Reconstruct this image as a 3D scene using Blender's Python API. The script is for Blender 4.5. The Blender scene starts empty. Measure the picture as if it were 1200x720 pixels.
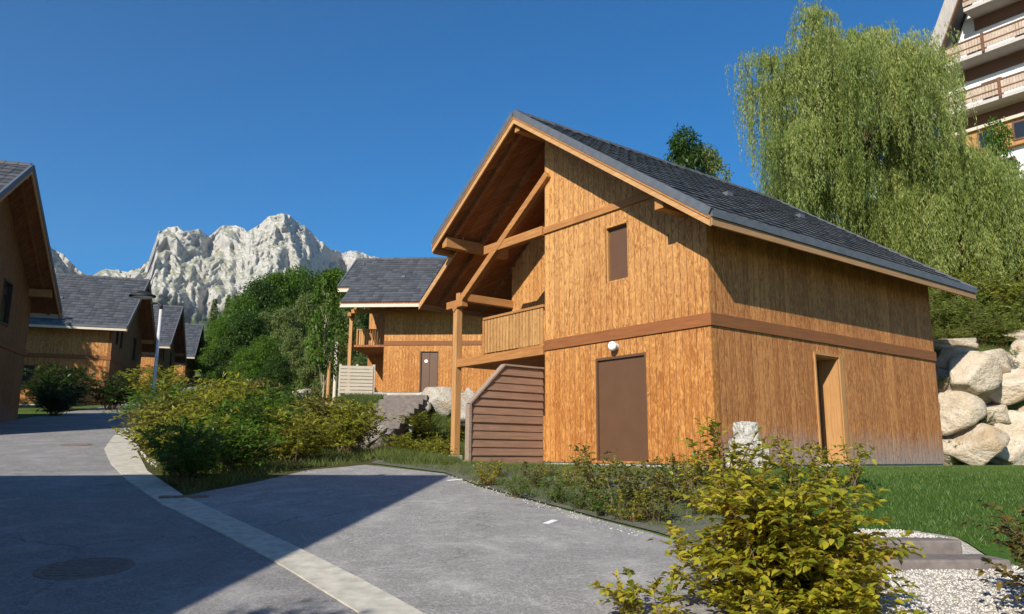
import bpy, bmesh, math, random
import numpy as np
from mathutils import Vector, Matrix
from mathutils.geometry import tessellate_polygon
R = math.radians
sc = bpy.context.scene
col = sc.collection
rng = np.random.default_rng(7)
random.seed(7)

# ------------------------------------------------------------------ camera
PITCH, ROLL, FPX = R(10.684), R(0.388), 906.18
EYE = 1.6
cam_d = bpy.data.cameras.new('camera'); cam = bpy.data.objects.new('camera', cam_d); col.objects.link(cam)
cam_d.sensor_width = 36; cam_d.lens = FPX / 1200 * 36; cam_d.clip_start = .05; cam_d.clip_end = 12000
cam.matrix_world = Matrix.Translation((0, 0, EYE)) @ Matrix.Rotation(R(90) + PITCH, 4, 'X') @ Matrix.Rotation(ROLL, 4, 'Z')
sc.camera = cam

def ray(px, py):
    c, s = math.cos(ROLL), math.sin(ROLL)
    u0, v0 = (px - 600) / FPX, (360 - py) / FPX
    u, v = c * u0 - s * v0, s * u0 + c * v0
    return np.array([u, math.cos(PITCH) - v * math.sin(PITCH), math.sin(PITCH) + v * math.cos(PITCH)])
def at(px, py, Y):
    r = ray(px, py); t = Y / r[1]
    return np.array([r[0] * t, Y, EYE + r[2] * t])

# ------------------------------------------------------------------ numbers of the place
AZ = R(52.759); CX, CY, HZ = 3.551, 13.636, 1.415           # near corner of the big chalet
AX = np.array([math.sin(AZ), math.cos(AZ)]); BX = np.array([-math.cos(AZ), math.sin(AZ)])
def ss(x, a, b):
    t = np.clip((np.asarray(x, float) - a) / (b - a), 0, 1); return t * t * (3 - 2 * t)
def hval(ix, iy, seed):
    h = (ix.astype(np.int64) * 374761393 + iy.astype(np.int64) * 668265263 + seed * 1442695041) & 0xffffffff
    h = ((h ^ (h >> 13)) * 1274126177) & 0xffffffff
    return ((h ^ (h >> 16)) & 0xffff) / 65535.0
def vnoise(x, y, seed=0):
    x = np.asarray(x, float); y = np.asarray(y, float)
    ix = np.floor(x).astype(np.int64); iy = np.floor(y).astype(np.int64); fx = x - ix; fy = y - iy
    fx = fx * fx * fx * (fx * (fx * 6 - 15) + 10); fy = fy * fy * fy * (fy * (fy * 6 - 15) + 10)
    a = hval(ix, iy, seed); b = hval(ix + 1, iy, seed); c = hval(ix, iy + 1, seed); d = hval(ix + 1, iy + 1, seed)
    return (a * (1 - fx) + b * fx) * (1 - fy) + (c * (1 - fx) + d * fx) * fy
def fbm(x, y, o=4, seed=0, ridged=False):
    s = 0; a = .5; n = 0
    for k in range(o):
        v = vnoise(x * 2 ** k + 13.7 * k, y * 2 ** k + 7.1 * k, seed + k)
        if ridged: v = 1 - abs(2 * v - 1)
        s = s + a * v; n += a; a *= .5
    return s / n

def tnoise(x, y, seed=0):
    ix = np.floor(x).astype(np.int64); iy = np.floor(y).astype(np.int64); fx = x - ix; fy = y - iy
    a = hval(ix, iy, seed); b = hval(ix + 1, iy, seed); c = hval(ix, iy + 1, seed); d = hval(ix + 1, iy + 1, seed)
    return a + np.where(fx > fy, (b - a) * fx + (d - b) * fy, (c - a) * fy + (d - c) * fx)
def facet(x, y, o=4, seed=0, ridged=False, gain=.5):
    s = 0; a = .5; n = 0
    for k in range(o):
        q = .9 * k + .5; u = x * math.cos(q) - y * math.sin(q); w = x * math.sin(q) + y * math.cos(q)
        v = tnoise(u * 1.93 ** k + 11.3 * k, w * 1.93 ** k + 5.7 * k, seed + k)
        if ridged: v = 1 - abs(2 * v - 1)
        s = s + a * v; n += a; a *= gain
    return s / n
def G(X, Y):
    X = np.asarray(X, float); Y = np.asarray(Y, float)
    dx, dy = X - CX, Y - CY
    a = dx * AX[0] + dy * AX[1]; b = dx * BX[0] + dy * BX[1]
    z = .095 * Y
    z = z + np.where(Y > 60, (Y - 60) * .07 * ss(Y, 60, 80), 0)
    far = np.maximum(np.hypot(X, Y) - 130, 0); z = z - far * .06
    # terrace towards the house beyond
    w = ss(b, 9.9, 12.6) * ss(X, -7.5, -5.0) * (1 - ss(Y, 50, 60))
    z = np.where(w > 0, z * (1 - w) + w * np.maximum(z, 3.22 + .062 * (Y - 24.5)), z)
    # lawn right of the planting strip
    w = ss(Y, 7.05, 7.4) * ss(X, 2.2, 3.1)
    z = z * (1 - w) + w * np.maximum(.84 + .49 * ss(Y, 7.2, 12.0), z * (Y < 9))
    # level pad of the big chalet
    w = ss(a, -3.6, -1.6) * ss(b, -4.5, -2.0) * (1 - ss(b, 8.7, 10.6))
    z = z * (1 - w) + w * 1.33
    w = ss(a, 1.0, 2.5) * (1 - ss(b, -4, -2)) * ss(Y, 11, 12.5)
    z = z * (1 - w) + w * 1.33
    # hill behind the boulder wall
    hd = np.minimum(a - 10.6, Y - 21.0)
    w = ss(hd, -.25, .35) * ss(X - .1 * Y, 0.0, 3.0)
    hz = 4.15 + .36 * np.minimum(hd, 24) + .15 * np.clip(hd - 24, 0, 80)
    z = z * (1 - w) + w * np.maximum(hz, z)
    return z
def g1(x, y): return float(G(np.array([x]), np.array([y]))[0])

# ------------------------------------------------------------------ node helpers
class NT:
    def __init__(s, name):
        s.m = bpy.data.materials.new(name); s.m.use_nodes = True; s.t = s.m.node_tree; s.t.nodes.clear()
        s.out = s.t.nodes.new('ShaderNodeOutputMaterial')
    def n(s, typ, ins=None, **kw):
        nd = s.t.nodes.new('ShaderNode' + typ)
        for k, v in kw.items(): setattr(nd, k, v)
        for k, v in (ins or {}).items(): s.put(nd.inputs[k], v)
        return nd
    def put(s, sock, v):
        if isinstance(v, bpy.types.NodeSocket): s.t.links.new(v, sock)
        elif isinstance(v, bpy.types.Node): s.t.links.new(v.outputs[0], sock)
        elif isinstance(v, (tuple, list)) and len(v) == 3 and sock.type == 'RGBA': sock.default_value = (*v, 1)
        else: sock.default_value = v
    def math(s, op, a, b=0.0, c=0.0): return s.n('Math', {0: a, 1: b, 2: c}, operation=op).outputs[0]
    def noise(s, vec, scale, detail=3, rough=.55, dist=0.0, dim='3D'):
        return s.n('TexNoise', {'Vector': vec, 'Scale': scale, 'Detail': detail, 'Roughness': rough, 'Distortion': dist}, noise_dimensions=dim).outputs[0]
    def mix(s, f, a, b, mode='MIX'):
        nd = s.n('Mix', data_type='RGBA', blend_type=mode); s.put(nd.inputs[0], f); s.put(nd.inputs[6], a); s.put(nd.inputs[7], b); return nd.outputs[2]
    def ramp(s, f, stops):
        nd = s.n('ValToRGB', {0: f}); e = nd.color_ramp.elements
        while len(e) < len(stops): e.new(.5)
        for k, (p, c) in enumerate(stops):
            e[k].position = p; e[k].color = (*c, 1) if len(c) == 3 else c
        return nd.outputs[0]
    def step(s, f, a, b): return s.n('MapRange', {0: f, 1: a, 2: b, 3: 0.0, 4: 1.0}, clamp=True).outputs[0]
    def bump(s, h, strength=.5, dist=.02): return s.n('Bump', {'Height': h, 'Strength': strength, 'Distance': dist}).outputs[0]
    def pbr(s, c, rough=.7, nrm=None, spec=.3, **kw):
        b = s.n('BsdfPrincipled', {'Base Color': c, 'Roughness': rough, 'Specular IOR Level': spec})
        for k, v in kw.items(): s.put(b.inputs[k.replace('_', ' ')], v)
        if nrm is not None: s.put(b.inputs['Normal'], nrm)
        s.t.links.new(b.outputs[0], s.out.inputs[0]); return s.m
    def obj(s): return s.n('TexCoord').outputs['Object']
    def pos(s): return s.n('NewGeometry').outputs['Position']
    def xyz(s, v): return s.n('SeparateXYZ', {0: v}).outputs
    def vec(s, x, y, z): return s.n('CombineXYZ', {0: x, 1: y, 2: z}).outputs[0]

def mat_cladding(name, cols, dark, board=.135, weather=0.0, seed=0.0, bleach=0.0, mott=.5):
    t = NT(name); X, Y, Z = t.xyz(t.obj())
    u = t.math('ADD', t.math('ADD', X, Y), seed)
    ub = t.math('DIVIDE', u, board); idx = t.math('FLOOR', ub); fr = t.math('FRACT', ub)
    rn = t.n('TexWhiteNoise', {'W': idx}, noise_dimensions='1D').outputs[0]
    off = t.math('MULTIPLY', rn, 57.0)
    fig = t.noise(t.vec(t.math('MULTIPLY', u, 5.0), off, t.math('MULTIPLY', Z, 1.15)), 1.0, 2.5, .5, 1.1)
    rings = t.math('SINE', t.math('MULTIPLY', fig, 30.0))
    blot = t.noise(t.vec(t.math('MULTIPLY', u, 15.0), off, t.math('MULTIPLY', Z, 5.0)), 1.0, 4, .66, 1.6)
    fine = t.noise(t.vec(t.math('MULTIPLY', u, 75.0), off, t.math('MULTIPLY', Z, 2.2)), 1.0, 3)
    kn = t.n('TexVoronoi', {'Vector': t.vec(t.math('MULTIPLY', u, 7.5), off, t.math('MULTIPLY', Z, 2.1)), 'Scale': 1.0, 'Randomness': 1.0}).outputs['Distance']
    knot = t.step(kn, .16, .05)
    c = t.mix(t.step(rings, -.7, .95), cols[0], cols[1])
    c = t.mix(.6, c, t.mix(t.step(blot, .40, .62), cols[0], cols[1]))
    c = t.mix(t.math('MULTIPLY', t.step(blot, .55, .66), .8), c, tuple(.5 * (q + w_) for q, w_ in zip(cols[1], dark)))
    c = t.mix(t.math('MULTIPLY', fine, .45), c, cols[2])
    c = t.mix(t.math('MULTIPLY', t.step(rn, .25, 1.0), .6), c, cols[1])
    rn2 = t.n('TexWhiteNoise', {'W': t.math('ADD', idx, 31.7)}, noise_dimensions='1D').outputs[0]
    c = t.mix(t.math('MULTIPLY', t.step(rn2, .6, 1.0), .35), c, tuple(min(1, q * 1.35) for q in cols[0]))
    if bleach: c = t.mix(t.math('MULTIPLY', t.step(Z, 1.2, 4.2), bleach), c, (.64, .40, .165)); c = t.mix(t.math('MULTIPLY', t.step(Z, 2.6, 1.6), .35), c, (.40, .155, .035))
    c = t.mix(t.math('MULTIPLY', knot, .8), c, dark)
    big = t.noise(t.vec(t.math('MULTIPLY', u, .6), 3.0, t.math('MULTIPLY', Z, .5)), 1.0, 3)
    c = t.mix(t.math('MULTIPLY', t.step(big, .45, .75), .35), c, cols[1])
    if weather:
        wn = t.noise(t.vec(t.math('MULTIPLY', u, 6.0), off, t.math('MULTIPLY', Z, .9)), 1.0, 4)
        h = t.math('SUBTRACT', Z, t.math('MULTIPLY', t.math('SUBTRACT', wn, .5), .75))
        c = t.mix(t.math('MULTIPLY', t.step(h, .72, .12), weather), c, (.33, .28, .25))
    c = t.mix(t.math('MULTIPLY', t.step(blot, .52, .62), mott), c, tuple(.72 * q + .28 * w_ for q, w_ in zip(cols[1], dark)))
    c = t.mix(t.math('MULTIPLY', t.step(blot, .46, .36), mott * .8), c, tuple(min(1, q * 1.3) for q in cols[0]))
    gap = t.math('MINIMUM', fr, t.math('SUBTRACT', 1.0, fr))
    g = t.step(gap, .0, .06)
    c = t.mix(t.math('MULTIPLY', t.math('SUBTRACT', 1.0, g), .5), c, dark)
    h = t.math('ADD', t.math('MULTIPLY', g, 1.0), t.math('ADD', t.math('MULTIPLY', fine, .55), t.math('MULTIPLY', blot, .5)))
    return t.pbr(c, .68, t.bump(h, .75, .014), .25)
def mat_beam(name, c0, c1, axis=0, k=1.0):
    t = NT(name); v = list(t.xyz(t.obj()))
    v = [t.math('MULTIPLY', q, (1.6 if i == axis else 26.0) * k) for i, q in enumerate(v)]
    f = t.noise(t.vec(*v), 1.0, 4, .6, .6)
    big = t.noise(t.obj(), 1.7, 3)
    c = t.mix(t.step(f, .3, .7), c0, c1); c = t.mix(t.math('MULTIPLY', t.step(big, .45, .7), .45), c, c1)
    return t.pbr(c, .7, t.bump(f, .5, .01), .25)
def mat_plain(name, c, rough=.6, spec=.3, vary=.15, scale=6.0, **kw):
    t = NT(name); f = t.noise(t.obj(), scale, 5, .6)
    d = tuple(max(0, q * (1 - vary)) for q in c); e = tuple(q * (1 + vary) for q in c)
    return t.pbr(t.mix(t.step(f, .3, .7), d, e), rough, t.bump(t.noise(t.obj(), scale * 8, 3), .15, .004), spec, **kw)
def mat_tiles(name, c):
    t = NT(name); r = t.n('NewGeometry').outputs['Random Per Island']
    f = t.noise(t.obj(), .8, 5); f2 = t.noise(t.obj(), 40, 2)
    k = t.mix(r, tuple(q * .72 for q in c), tuple(q * 1.3 for q in c))
    k = t.mix(t.math('MULTIPLY', t.step(f, .5, .75), .35), k, (c[0] * 1.35, c[1] * 1.3, c[2] * 1.1))
    return t.pbr(k, .62, t.bump(f2, .25, .004), .3)
def mat_leaf(name, stops, transl=.35, gloss=.45, attr=None):
    t = NT(name); r = t.n('NewGeometry').outputs['Random Per Island']
    big = t.noise(t.obj(), .9, 3)
    f = t.math('ADD', t.math('MULTIPLY', r, .75), t.math('MULTIPLY', t.math('SUBTRACT', big, .4), .7))
    if attr: f = t.n('Attribute', attribute_name=attr).outputs['Fac']
    n = len(stops); c = t.ramp(f, [(.04 + .92 * i / (n - 1), s) for i, s in enumerate(stops)])
    p = t.n('BsdfPrincipled', {'Base Color': c, 'Roughness': gloss, 'Specular IOR Level': .3})
    tr = t.n('BsdfTranslucent', {'Color': t.mix(.5, c, tuple(min(1, q * 1.5) for q in stops[-1]))})
    mx = t.n('MixShader', {0: transl, 1: p.outputs[0], 2: tr.outputs[0]})
    t.t.links.new(mx.outputs[0], t.out.inputs[0]); return t.m
def mat_bark(name, c0, c1):
    t = NT(name); X, Y, Z = t.xyz(t.obj())
    f = t.noise(t.vec(t.math('MULTIPLY', X, 14.0), t.math('MULTIPLY', Y, 14.0), t.math('MULTIPLY', Z, 3.0)), 1.0, 4)
    return t.pbr(t.mix(t.step(f, .35, .65), c0, c1), .9, t.bump(f, .7, .03), .1)
def mat_rock(name, c0, c1, c2, scale=1.6):
    t = NT(name); o = t.obj(); ri = t.n('ObjectInfo').outputs['Random']
    v = t.n('VectorMath', {0: o, 1: t.vec(t.math('MULTIPLY', ri, 40.0), 3.0, 1.0)}, operation='ADD').outputs[0]
    f = t.noise(v, scale, 6, .62, .3); f2 = t.noise(v, scale * 6, 5, .65); f3 = t.noise(v, scale * .7, 2)
    c = t.mix(t.step(f, .35, .62), c0, c1); c = t.mix(t.math('MULTIPLY', t.step(f2, .5, .72), .5), c, c2)
    c = t.mix(t.math('MULTIPLY', t.step(f3, .48, .66), t.math('ADD', .25, t.math('MULTIPLY', ri, .5))), c, (.42, .30, .17))
    return t.pbr(c, .9, t.bump(t.math('ADD', f, t.math('MULTIPLY', f2, .8)), 1.0, .09), .15)
def mat_asphalt(name, base, pale):
    t = NT(name); p = t.pos()
    sp = t.noise(p, 210, 2, .7); sp2 = t.noise(p, 38, 4, .75); big = t.noise(p, .35, 5, .6); med = t.noise(p, 1.6, 5, .65, .5)
    c = t.mix(t.step(sp, .38, .66), tuple(q * .5 for q in base), tuple(q * 1.6 for q in base))
    c = t.mix(t.math('MULTIPLY', t.step(sp2, .53, .62), .5), c, pale)
    c = t.mix(t.math('MULTIPLY', t.step(sp2, .46, .38), .5), c, tuple(q * .55 for q in base))
    c = t.mix(t.math('MULTIPLY', t.step(med, .48, .7), .45), c, pale)
    st_ = t.noise(p, .9, 6, .7, 2.2); ln_ = t.math('ABSOLUTE', t.math('SUBTRACT', st_, .5)); c = t.mix(t.math('MULTIPLY', t.step(ln_, .014, .002), .38), c, tuple(min(1, q * 1.15) for q in pale))
    c = t.mix(t.math('MULTIPLY', t.step(big, .45, .7), .35), c, tuple(q * .8 for q in base))
    vo = t.n('TexVoronoi', {'Vector': t.n('VectorMath', {0: p, 1: t.vec(t.math('MULTIPLY', med, 1.6), t.math('MULTIPLY', big, 1.5), 0.0)}, operation='ADD').outputs[0], 'Scale': .28}, feature='DISTANCE_TO_EDGE').outputs[0]
    cr = t.math('MULTIPLY', t.step(vo, .006, .001), t.step(big, .42, .5))
    c = t.mix(t.math('MULTIPLY', cr, .55), c, tuple(q * .35 for q in base))
    return t.pbr(c, .88, t.bump(t.math('ADD', sp, sp2), .5, .006), .25)
def mat_ground(name, stops, scale=1.0):
    t = NT(name); p = t.pos(); f = t.noise(p, .5 * scale, 6, .65); f2 = t.noise(p, 9 * scale, 5, .7)
    k = t.math('ADD', t.math('MULTIPLY', f, .6), t.math('MULTIPLY', f2, .4))
    n = len(stops); c = t.ramp(k, [(.32 + .36 * i / (n - 1), s) for i, s in enumerate(stops)])
    return t.pbr(c, .95, t.bump(f2, .8, .05), .05)

M = {}
M['clad'] = mat_cladding('pine_boards', ((.54, .27, .08), (.30, .10, .02), (.43, .18, .048)), (.10, .034, .010), .165, bleach=.30, mott=.62)
M['clad_w'] = mat_cladding('pine_boards_weathered', ((.52, .24, .078), (.31, .11, .032), (.40, .18, .064)), (.10, .036, .012), .165, weather=.9, seed=3.1)
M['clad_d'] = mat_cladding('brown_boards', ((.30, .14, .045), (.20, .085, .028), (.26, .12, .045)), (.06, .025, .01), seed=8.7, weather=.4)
M['band'] = mat_beam('reddish_trim', (.30, .11, .035), (.20, .075, .028), 1)
M['bandx'] = mat_beam('reddish_trim_side', (.26, .10, .034), (.18, .075, .03), 0)
M['beamx'] = mat_beam('beam_wood_x', (.46, .24, .085), (.33, .15, .05), 0)
M['beamy'] = mat_beam('beam_wood_y', (.46, .22, .07), (.30, .125, .04), 1)
M['beamz'] = mat_beam('post_wood', (.50, .28, .11), (.37, .18, .065), 2)
M['barge'] = mat_beam('barge_board', (.55, .32, .14), (.40, .21, .085), 1, .7)
M['fascia'] = mat_beam('fascia_board', (.42, .25, .12), (.30, .16, .075), 0, .7)
M['fascia_p'] = mat_beam('pale_gutter_board', (.66, .58, .46), (.55, .46, .36), 0, .7)
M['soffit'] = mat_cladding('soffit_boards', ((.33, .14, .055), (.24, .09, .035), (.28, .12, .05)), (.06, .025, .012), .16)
M['rail'] = mat_cladding('railing_boards', ((.50, .28, .10), (.38, .19, .065), (.43, .24, .09)), (.15, .06, .02), .11, seed=1.3)
M['screen'] = mat_beam('weathered_screen_wood', (.31, .185, .115), (.20, .12, .082), 0)
M['screen_t'] = mat_beam('grey_worn_wood', (.36, .27, .20), (.24, .17, .13), 0)
M['screen_p'] = mat_beam('pale_fence_wood', (.52, .45, .36), (.40, .34, .26), 0)
M['tiles'] = mat_tiles('roof_tiles', (.070, .074, .082))
M['verge'] = mat_plain('slate_grey_metal', (.10, .11, .125), .5)
M['brown'] = mat_plain('brown_paint', (.115, .058, .030), .45, .4, .06, 3)
M['brown_d'] = mat_plain('dark_brown_frame', (.07, .035, .02), .5)
M['glass'] = mat_plain('dark_pane', (.02, .022, .025), .08, .6, .05)
M['lamp_w'] = mat_plain('white_glass_globe', (.82, .82, .80), .25, .5, .03)
M['metal'] = mat_plain('dark_metal', (.03, .03, .033), .55, .5, .2, Metallic=.6)
M['pole'] = mat_plain('pale_grey_pole', (.50, .50, .49), .45, .4, .08)
M['concrete'] = mat_plain('pale_concrete', (.40, .385, .35), .9, .15, .18, 5)
M['kerb'] = mat_plain('kerb_concrete', (.46, .43, .36), .9, .15, .22, 7)
M['step'] = mat_plain('grey_stone_step', (.17, .145, .13), .9, .15, .25, 9)
M['white_paint'] = mat_plain('white_road_paint', (.75, .75, .73), .7, .2, .1, 20)
M['manhole'] = mat_plain('cast_iron_cover', (.17, .125, .10), .7, .4, .3, 30)
M['render_w'] = mat_plain('white_render', (.78, .76, .73), .9, .15, .06)
M['slab'] = mat_plain('balcony_slab', (.50, .45, .41), .9, .15, .1)
M['hotel_wood'] = mat_beam('hotel_brown_wood', (.20, .10, .055), (.13, .06, .035), 1, .5)
M['hotel_rail'] = mat_cladding('hotel_railing', ((.52, .42, .33), (.42, .32, .23), (.48, .38, .29)), (.16, .09, .05), .16)
M['hotel_barge'] = mat_beam('grey_barge', (.46, .42, .38), (.34, .30, .27), 2, .5)
M['rock'] = mat_rock('limestone', (.52, .43, .31), (.64, .55, .43), (.27, .21, .135))
M['rock_w'] = mat_rock('white_limestone', (.46, .43, .37), (.54, .51, .45), (.28, .24, .18))
M['asphalt'] = mat_asphalt('asphalt', (.21, .20, .19), (.40, .385, .365))
M['asphalt2'] = mat_asphalt('parking_asphalt', (.25, .238, .225), (.48, .46, .43))
M['grassland'] = mat_ground('rough_grass', ((.05, .055, .02), (.07, .10, .025), (.10, .14, .035), (.14, .16, .05)))
M['lawn'] = mat_ground('lawn_soil', ((.035, .07, .014), (.05, .105, .02), (.065, .13, .025)), 3)
M['soil'] = mat_ground('planting_soil', ((.10, .10, .075), (.15, .155, .115), (.20, .195, .15)), 3)
M['bedsoil'] = mat_ground('bed_soil', ((.05, .045, .02), (.08, .085, .03), (.12, .11, .05)), 3)
M['gravel'] = mat_ground('white_gravel_bed', ((.28, .24, .19), (.48, .44, .38), (.60, .57, .52)), 5)
def mat_stones():
    t = NT('gravel_stones'); r = t.n('NewGeometry').outputs['Random Per Island']
    return t.pbr(t.ramp(r, [(0, (.36, .31, .25)), (.4, (.50, .46, .40)), (1, (.68, .65, .60))]), .9, None, .15)
M['stones'] = mat_stones()
M['grass'] = mat_leaf('lawn_blades', ((.06, .115, .02), (.095, .16, .03), (.16, .215, .05)), .35, .5)
M['rough'] = mat_leaf('tall_grass', ((.06, .09, .02), (.11, .15, .03), (.19, .20, .05)), .35, .5)
M['lf_yel'] = mat_leaf('yellow_green_leaves', ((.11, .165, .016), (.22, .26, .02), (.38, .37, .028), (.52, .45, .04), (.42, .24, .04)), .5, .38)
M['lf_rust'] = mat_leaf('bronze_green_leaves', ((.05, .055, .014), (.10, .10, .02), (.17, .12, .025), (.20, .09, .03)), .3)
M['lf_bed'] = mat_leaf('bed_shrub_leaves', ((.11, .15, .016), (.20, .235, .022), (.30, .315, .035), (.42, .37, .05)), .45)
M['lf_mid'] = mat_leaf('fresh_green_leaves', ((.05, .105, .012), (.085, .165, .018), (.13, .22, .03)), .4)
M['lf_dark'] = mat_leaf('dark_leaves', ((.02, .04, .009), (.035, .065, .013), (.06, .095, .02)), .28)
M['lf_strip'] = mat_leaf('strip_plant_leaves', ((.08, .11, .022), (.15, .18, .03), (.24, .24, .045), (.27, .18, .05)), .4)
M['lf_for'] = mat_leaf('forest_leaves', ((.055, .11, .012), (.09, .17, .018), (.14, .235, .03)), .42)
M['lf_for3'] = mat_leaf('deep_forest_leaves', ((.03, .065, .012), (.05, .10, .018), (.08, .145, .025)), .35)
M['lf_for2'] = mat_leaf('silvery_leaves', ((.11, .155, .04), (.17, .22, .06), (.24, .29, .10)), .42)
M['lf_arch'] = mat_leaf('arching_shrub_leaves', ((.13, .17, .035), (.21, .26, .05), (.31, .34, .08)), .45)
M['lf_wil'] = mat_leaf('willow_leaves', ((.075, .125, .03), (.165, .225, .05), (.28, .33, .085), (.42, .44, .16)), .48, .45, 'tint')
M['needle'] = mat_leaf('fir_needles', ((.09, .14, .04), (.13, .19, .05), (.19, .25, .08)), .4)
M['bark'] = mat_bark('bark', (.10, .07, .045), (.20, .15, .10))
M['twig'] = mat_bark('twig_bark', (.12, .075, .045), (.19, .13, .08))
M['bark_p'] = mat_bark('pale_bark', (.30, .24, .17), (.44, .37, .28))

# ------------------------------------------------------------------ mesh helpers
def link(name, me, mat, parent=None, smooth=False):
    me.name = name
    if mat is not None: me.materials.append(mat)
    if smooth: me.polygons.foreach_set('use_smooth', [True] * len(me.polygons))
    o = bpy.data.objects.new(name, me); col.objects.link(o)
    if parent is not None: o.parent = parent
    return o
def tag(o, label=None, cat=None, group=None, kind=None):
    if label: o['label'] = label
    if cat: o['category'] = cat
    if group: o['group'] = group
    if kind: o['kind'] = kind
    return o
def empty(name, loc, rz=0.0):
    o = bpy.data.objects.new(name, None); o.empty_display_size = .2; col.objects.link(o)
    o.location = loc; o.rotation_euler = (0, 0, rz); return o
def copy_tree(o, parent=None):
    c = o.copy(); col.objects.link(c)
    if parent is not None: c.parent = parent
    for ch in list(o.children): copy_tree(ch, c)
    return c
class MB:
    """collects shapes; S = -1 mirrors local y"""
    def __init__(s, S=1): s.v = []; s.f = []; s.S = S
    def add(s, vs, fs):
        k = len(s.v); s.v += [(x, y * s.S, z) for x, y, z in vs]
        s.f += [tuple(k + i for i in (f if s.S > 0 else f[::-1])) for f in fs]; return s
    def box(s, x0, x1, y0, y1, z0, z1):
        return s.add([(x0, y0, z0), (x1, y0, z0), (x1, y1, z0), (x0, y1, z0), (x0, y0, z1), (x1, y0, z1), (x1, y1, z1), (x0, y1, z1)],
                     [(0, 3, 2, 1), (4, 5, 6, 7), (0, 1, 5, 4), (1, 2, 6, 5), (2, 3, 7, 6), (3, 0, 4, 7)])
    def beam(s, p, q, w, h, up=(0, 0, 1)):
        p, q = Vector(p), Vector(q); d = (q - p).normalized(); u = Vector(up); sd = d.cross(u).normalized(); u = sd.cross(d).normalized()
        vs = []
        for c in (p, q):
            for i, j in ((-1, -1), (1, -1), (1, 1), (-1, 1)): vs.append(tuple(c + sd * i * w / 2 + u * j * h / 2))
        return s.add(vs, [(0, 1, 2, 3), (7, 6, 5, 4), (0, 4, 5, 1), (1, 5, 6, 2), (2, 6, 7, 3), (3, 7, 4, 0)])
    def panel(s, outer, holes, to3, n3, th):
        """flat polygon with holes, extruded by th along -n3"""
        loops = [outer] + holes
        tri = tessellate_polygon([[Vector((x, y, 0)) for x, y in l] for l in loops])
        flat = [p for l in loops for p in l]; n = len(flat)
        vs = [to3(*p) for p in flat]; vs += [tuple(a - b * th for a, b in zip(v, n3)) for v in vs]
        fs = []
        for t in tri:
            a, b, c = (Vector(vs[i]) for i in t)
            t = tuple(t) if (b - a).cross(c - a).dot(Vector(n3)) > 0 else tuple(t)[::-1]
            fs += [t, tuple(i + n for i in t[::-1])]
        k = 0
        for l in loops:
            m = len(l)
            for i in range(m): fs.append((k + i, k + (i + 1) % m, k + (i + 1) % m + n, k + i + n))
            k += m
        return s.add(vs, fs)
    def tube(s, pts, rad, n=8, cap=True):
        pts = [Vector(p) for p in pts]; k0 = len(s.v); vs = []; fs = []
        rad = rad if hasattr(rad, '__len__') else [rad] * len(pts)
        for i, p in enumerate(pts):
            d = (pts[min(i + 1, len(pts) - 1)] - pts[max(i - 1, 0)]).normalized()
            a = d.cross(Vector((0, 0, 1)) if abs(d.z) < .95 else Vector((1, 0, 0))).normalized(); b = d.cross(a)
            for j in range(n):
                t = 2 * math.pi * j / n; vs.append(tuple(p + (a * math.cos(t) + b * math.sin(t)) * rad[i]))
        for i in range(len(pts) - 1):
            for j in range(n): fs.append((i * n + j, i * n + (j + 1) % n, (i + 1) * n + (j + 1) % n, (i + 1) * n + j))
        if cap: fs += [tuple(range(n))[::-1], tuple((len(pts) - 1) * n + j for j in range(n))]
        return s.add(vs, fs)
    def lathe(s, prof, c=(0, 0, 0), n=20, axis='z'):
        vs = []; fs = []
        for r, z in prof:
            for j in range(n):
                t = 2 * math.pi * j / n; p = (r * math.cos(t), r * math.sin(t), z)
                if axis == 'x': p = (p[2], p[0], p[1])
                vs.append((c[0] + p[0], c[1] + p[1], c[2] + p[2]))
        for i in range(len(prof) - 1):
            for j in range(n): fs.append((i * n + j, i * n + (j + 1) % n, (i + 1) * n + (j + 1) % n, (i + 1) * n + j))
        fs += [tuple(range(n))[::-1], tuple((len(prof) - 1) * n + j for j in range(n))]
        return s.add(vs, fs)
    def mesh(s, name):
        me = bpy.data.meshes.new(name); me.from_pydata(s.v, [], s.f)
        bm = bmesh.new(); bm.from_mesh(me); bmesh.ops.recalc_face_normals(bm, faces=bm.faces); bm.to_mesh(me); bm.free()
        return me
    def build(s, name, mat, parent=None, bevel=0, smooth=False):
        o = link(name, s.mesh(name), mat, parent, smooth)
        if bevel:
            m = o.modifiers.new('bevel', 'BEVEL'); m.width = bevel; m.segments = 2; m.limit_method = 'ANGLE'; m.angle_limit = R(40)
        return o
def raw_mesh(name, V, F, nper):
    me = bpy.data.meshes.new(name); nv = len(V); nf = len(F)
    me.vertices.add(nv); me.vertices.foreach_set('co', np.asarray(V, np.float32).ravel())
    me.loops.add(nf * nper); me.loops.foreach_set('vertex_index', np.asarray(F, np.int32).ravel())
    me.polygons.add(nf); me.polygons.foreach_set('loop_start', np.arange(0, nf * nper, nper, dtype=np.int32))
    me.update(calc_edges=True); me.validate(); return me
def nrm(a): return a / (np.linalg.norm(a, axis=1, keepdims=True) + 1e-9)
def runit(n): return nrm(rng.normal(size=(n, 3)))
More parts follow.
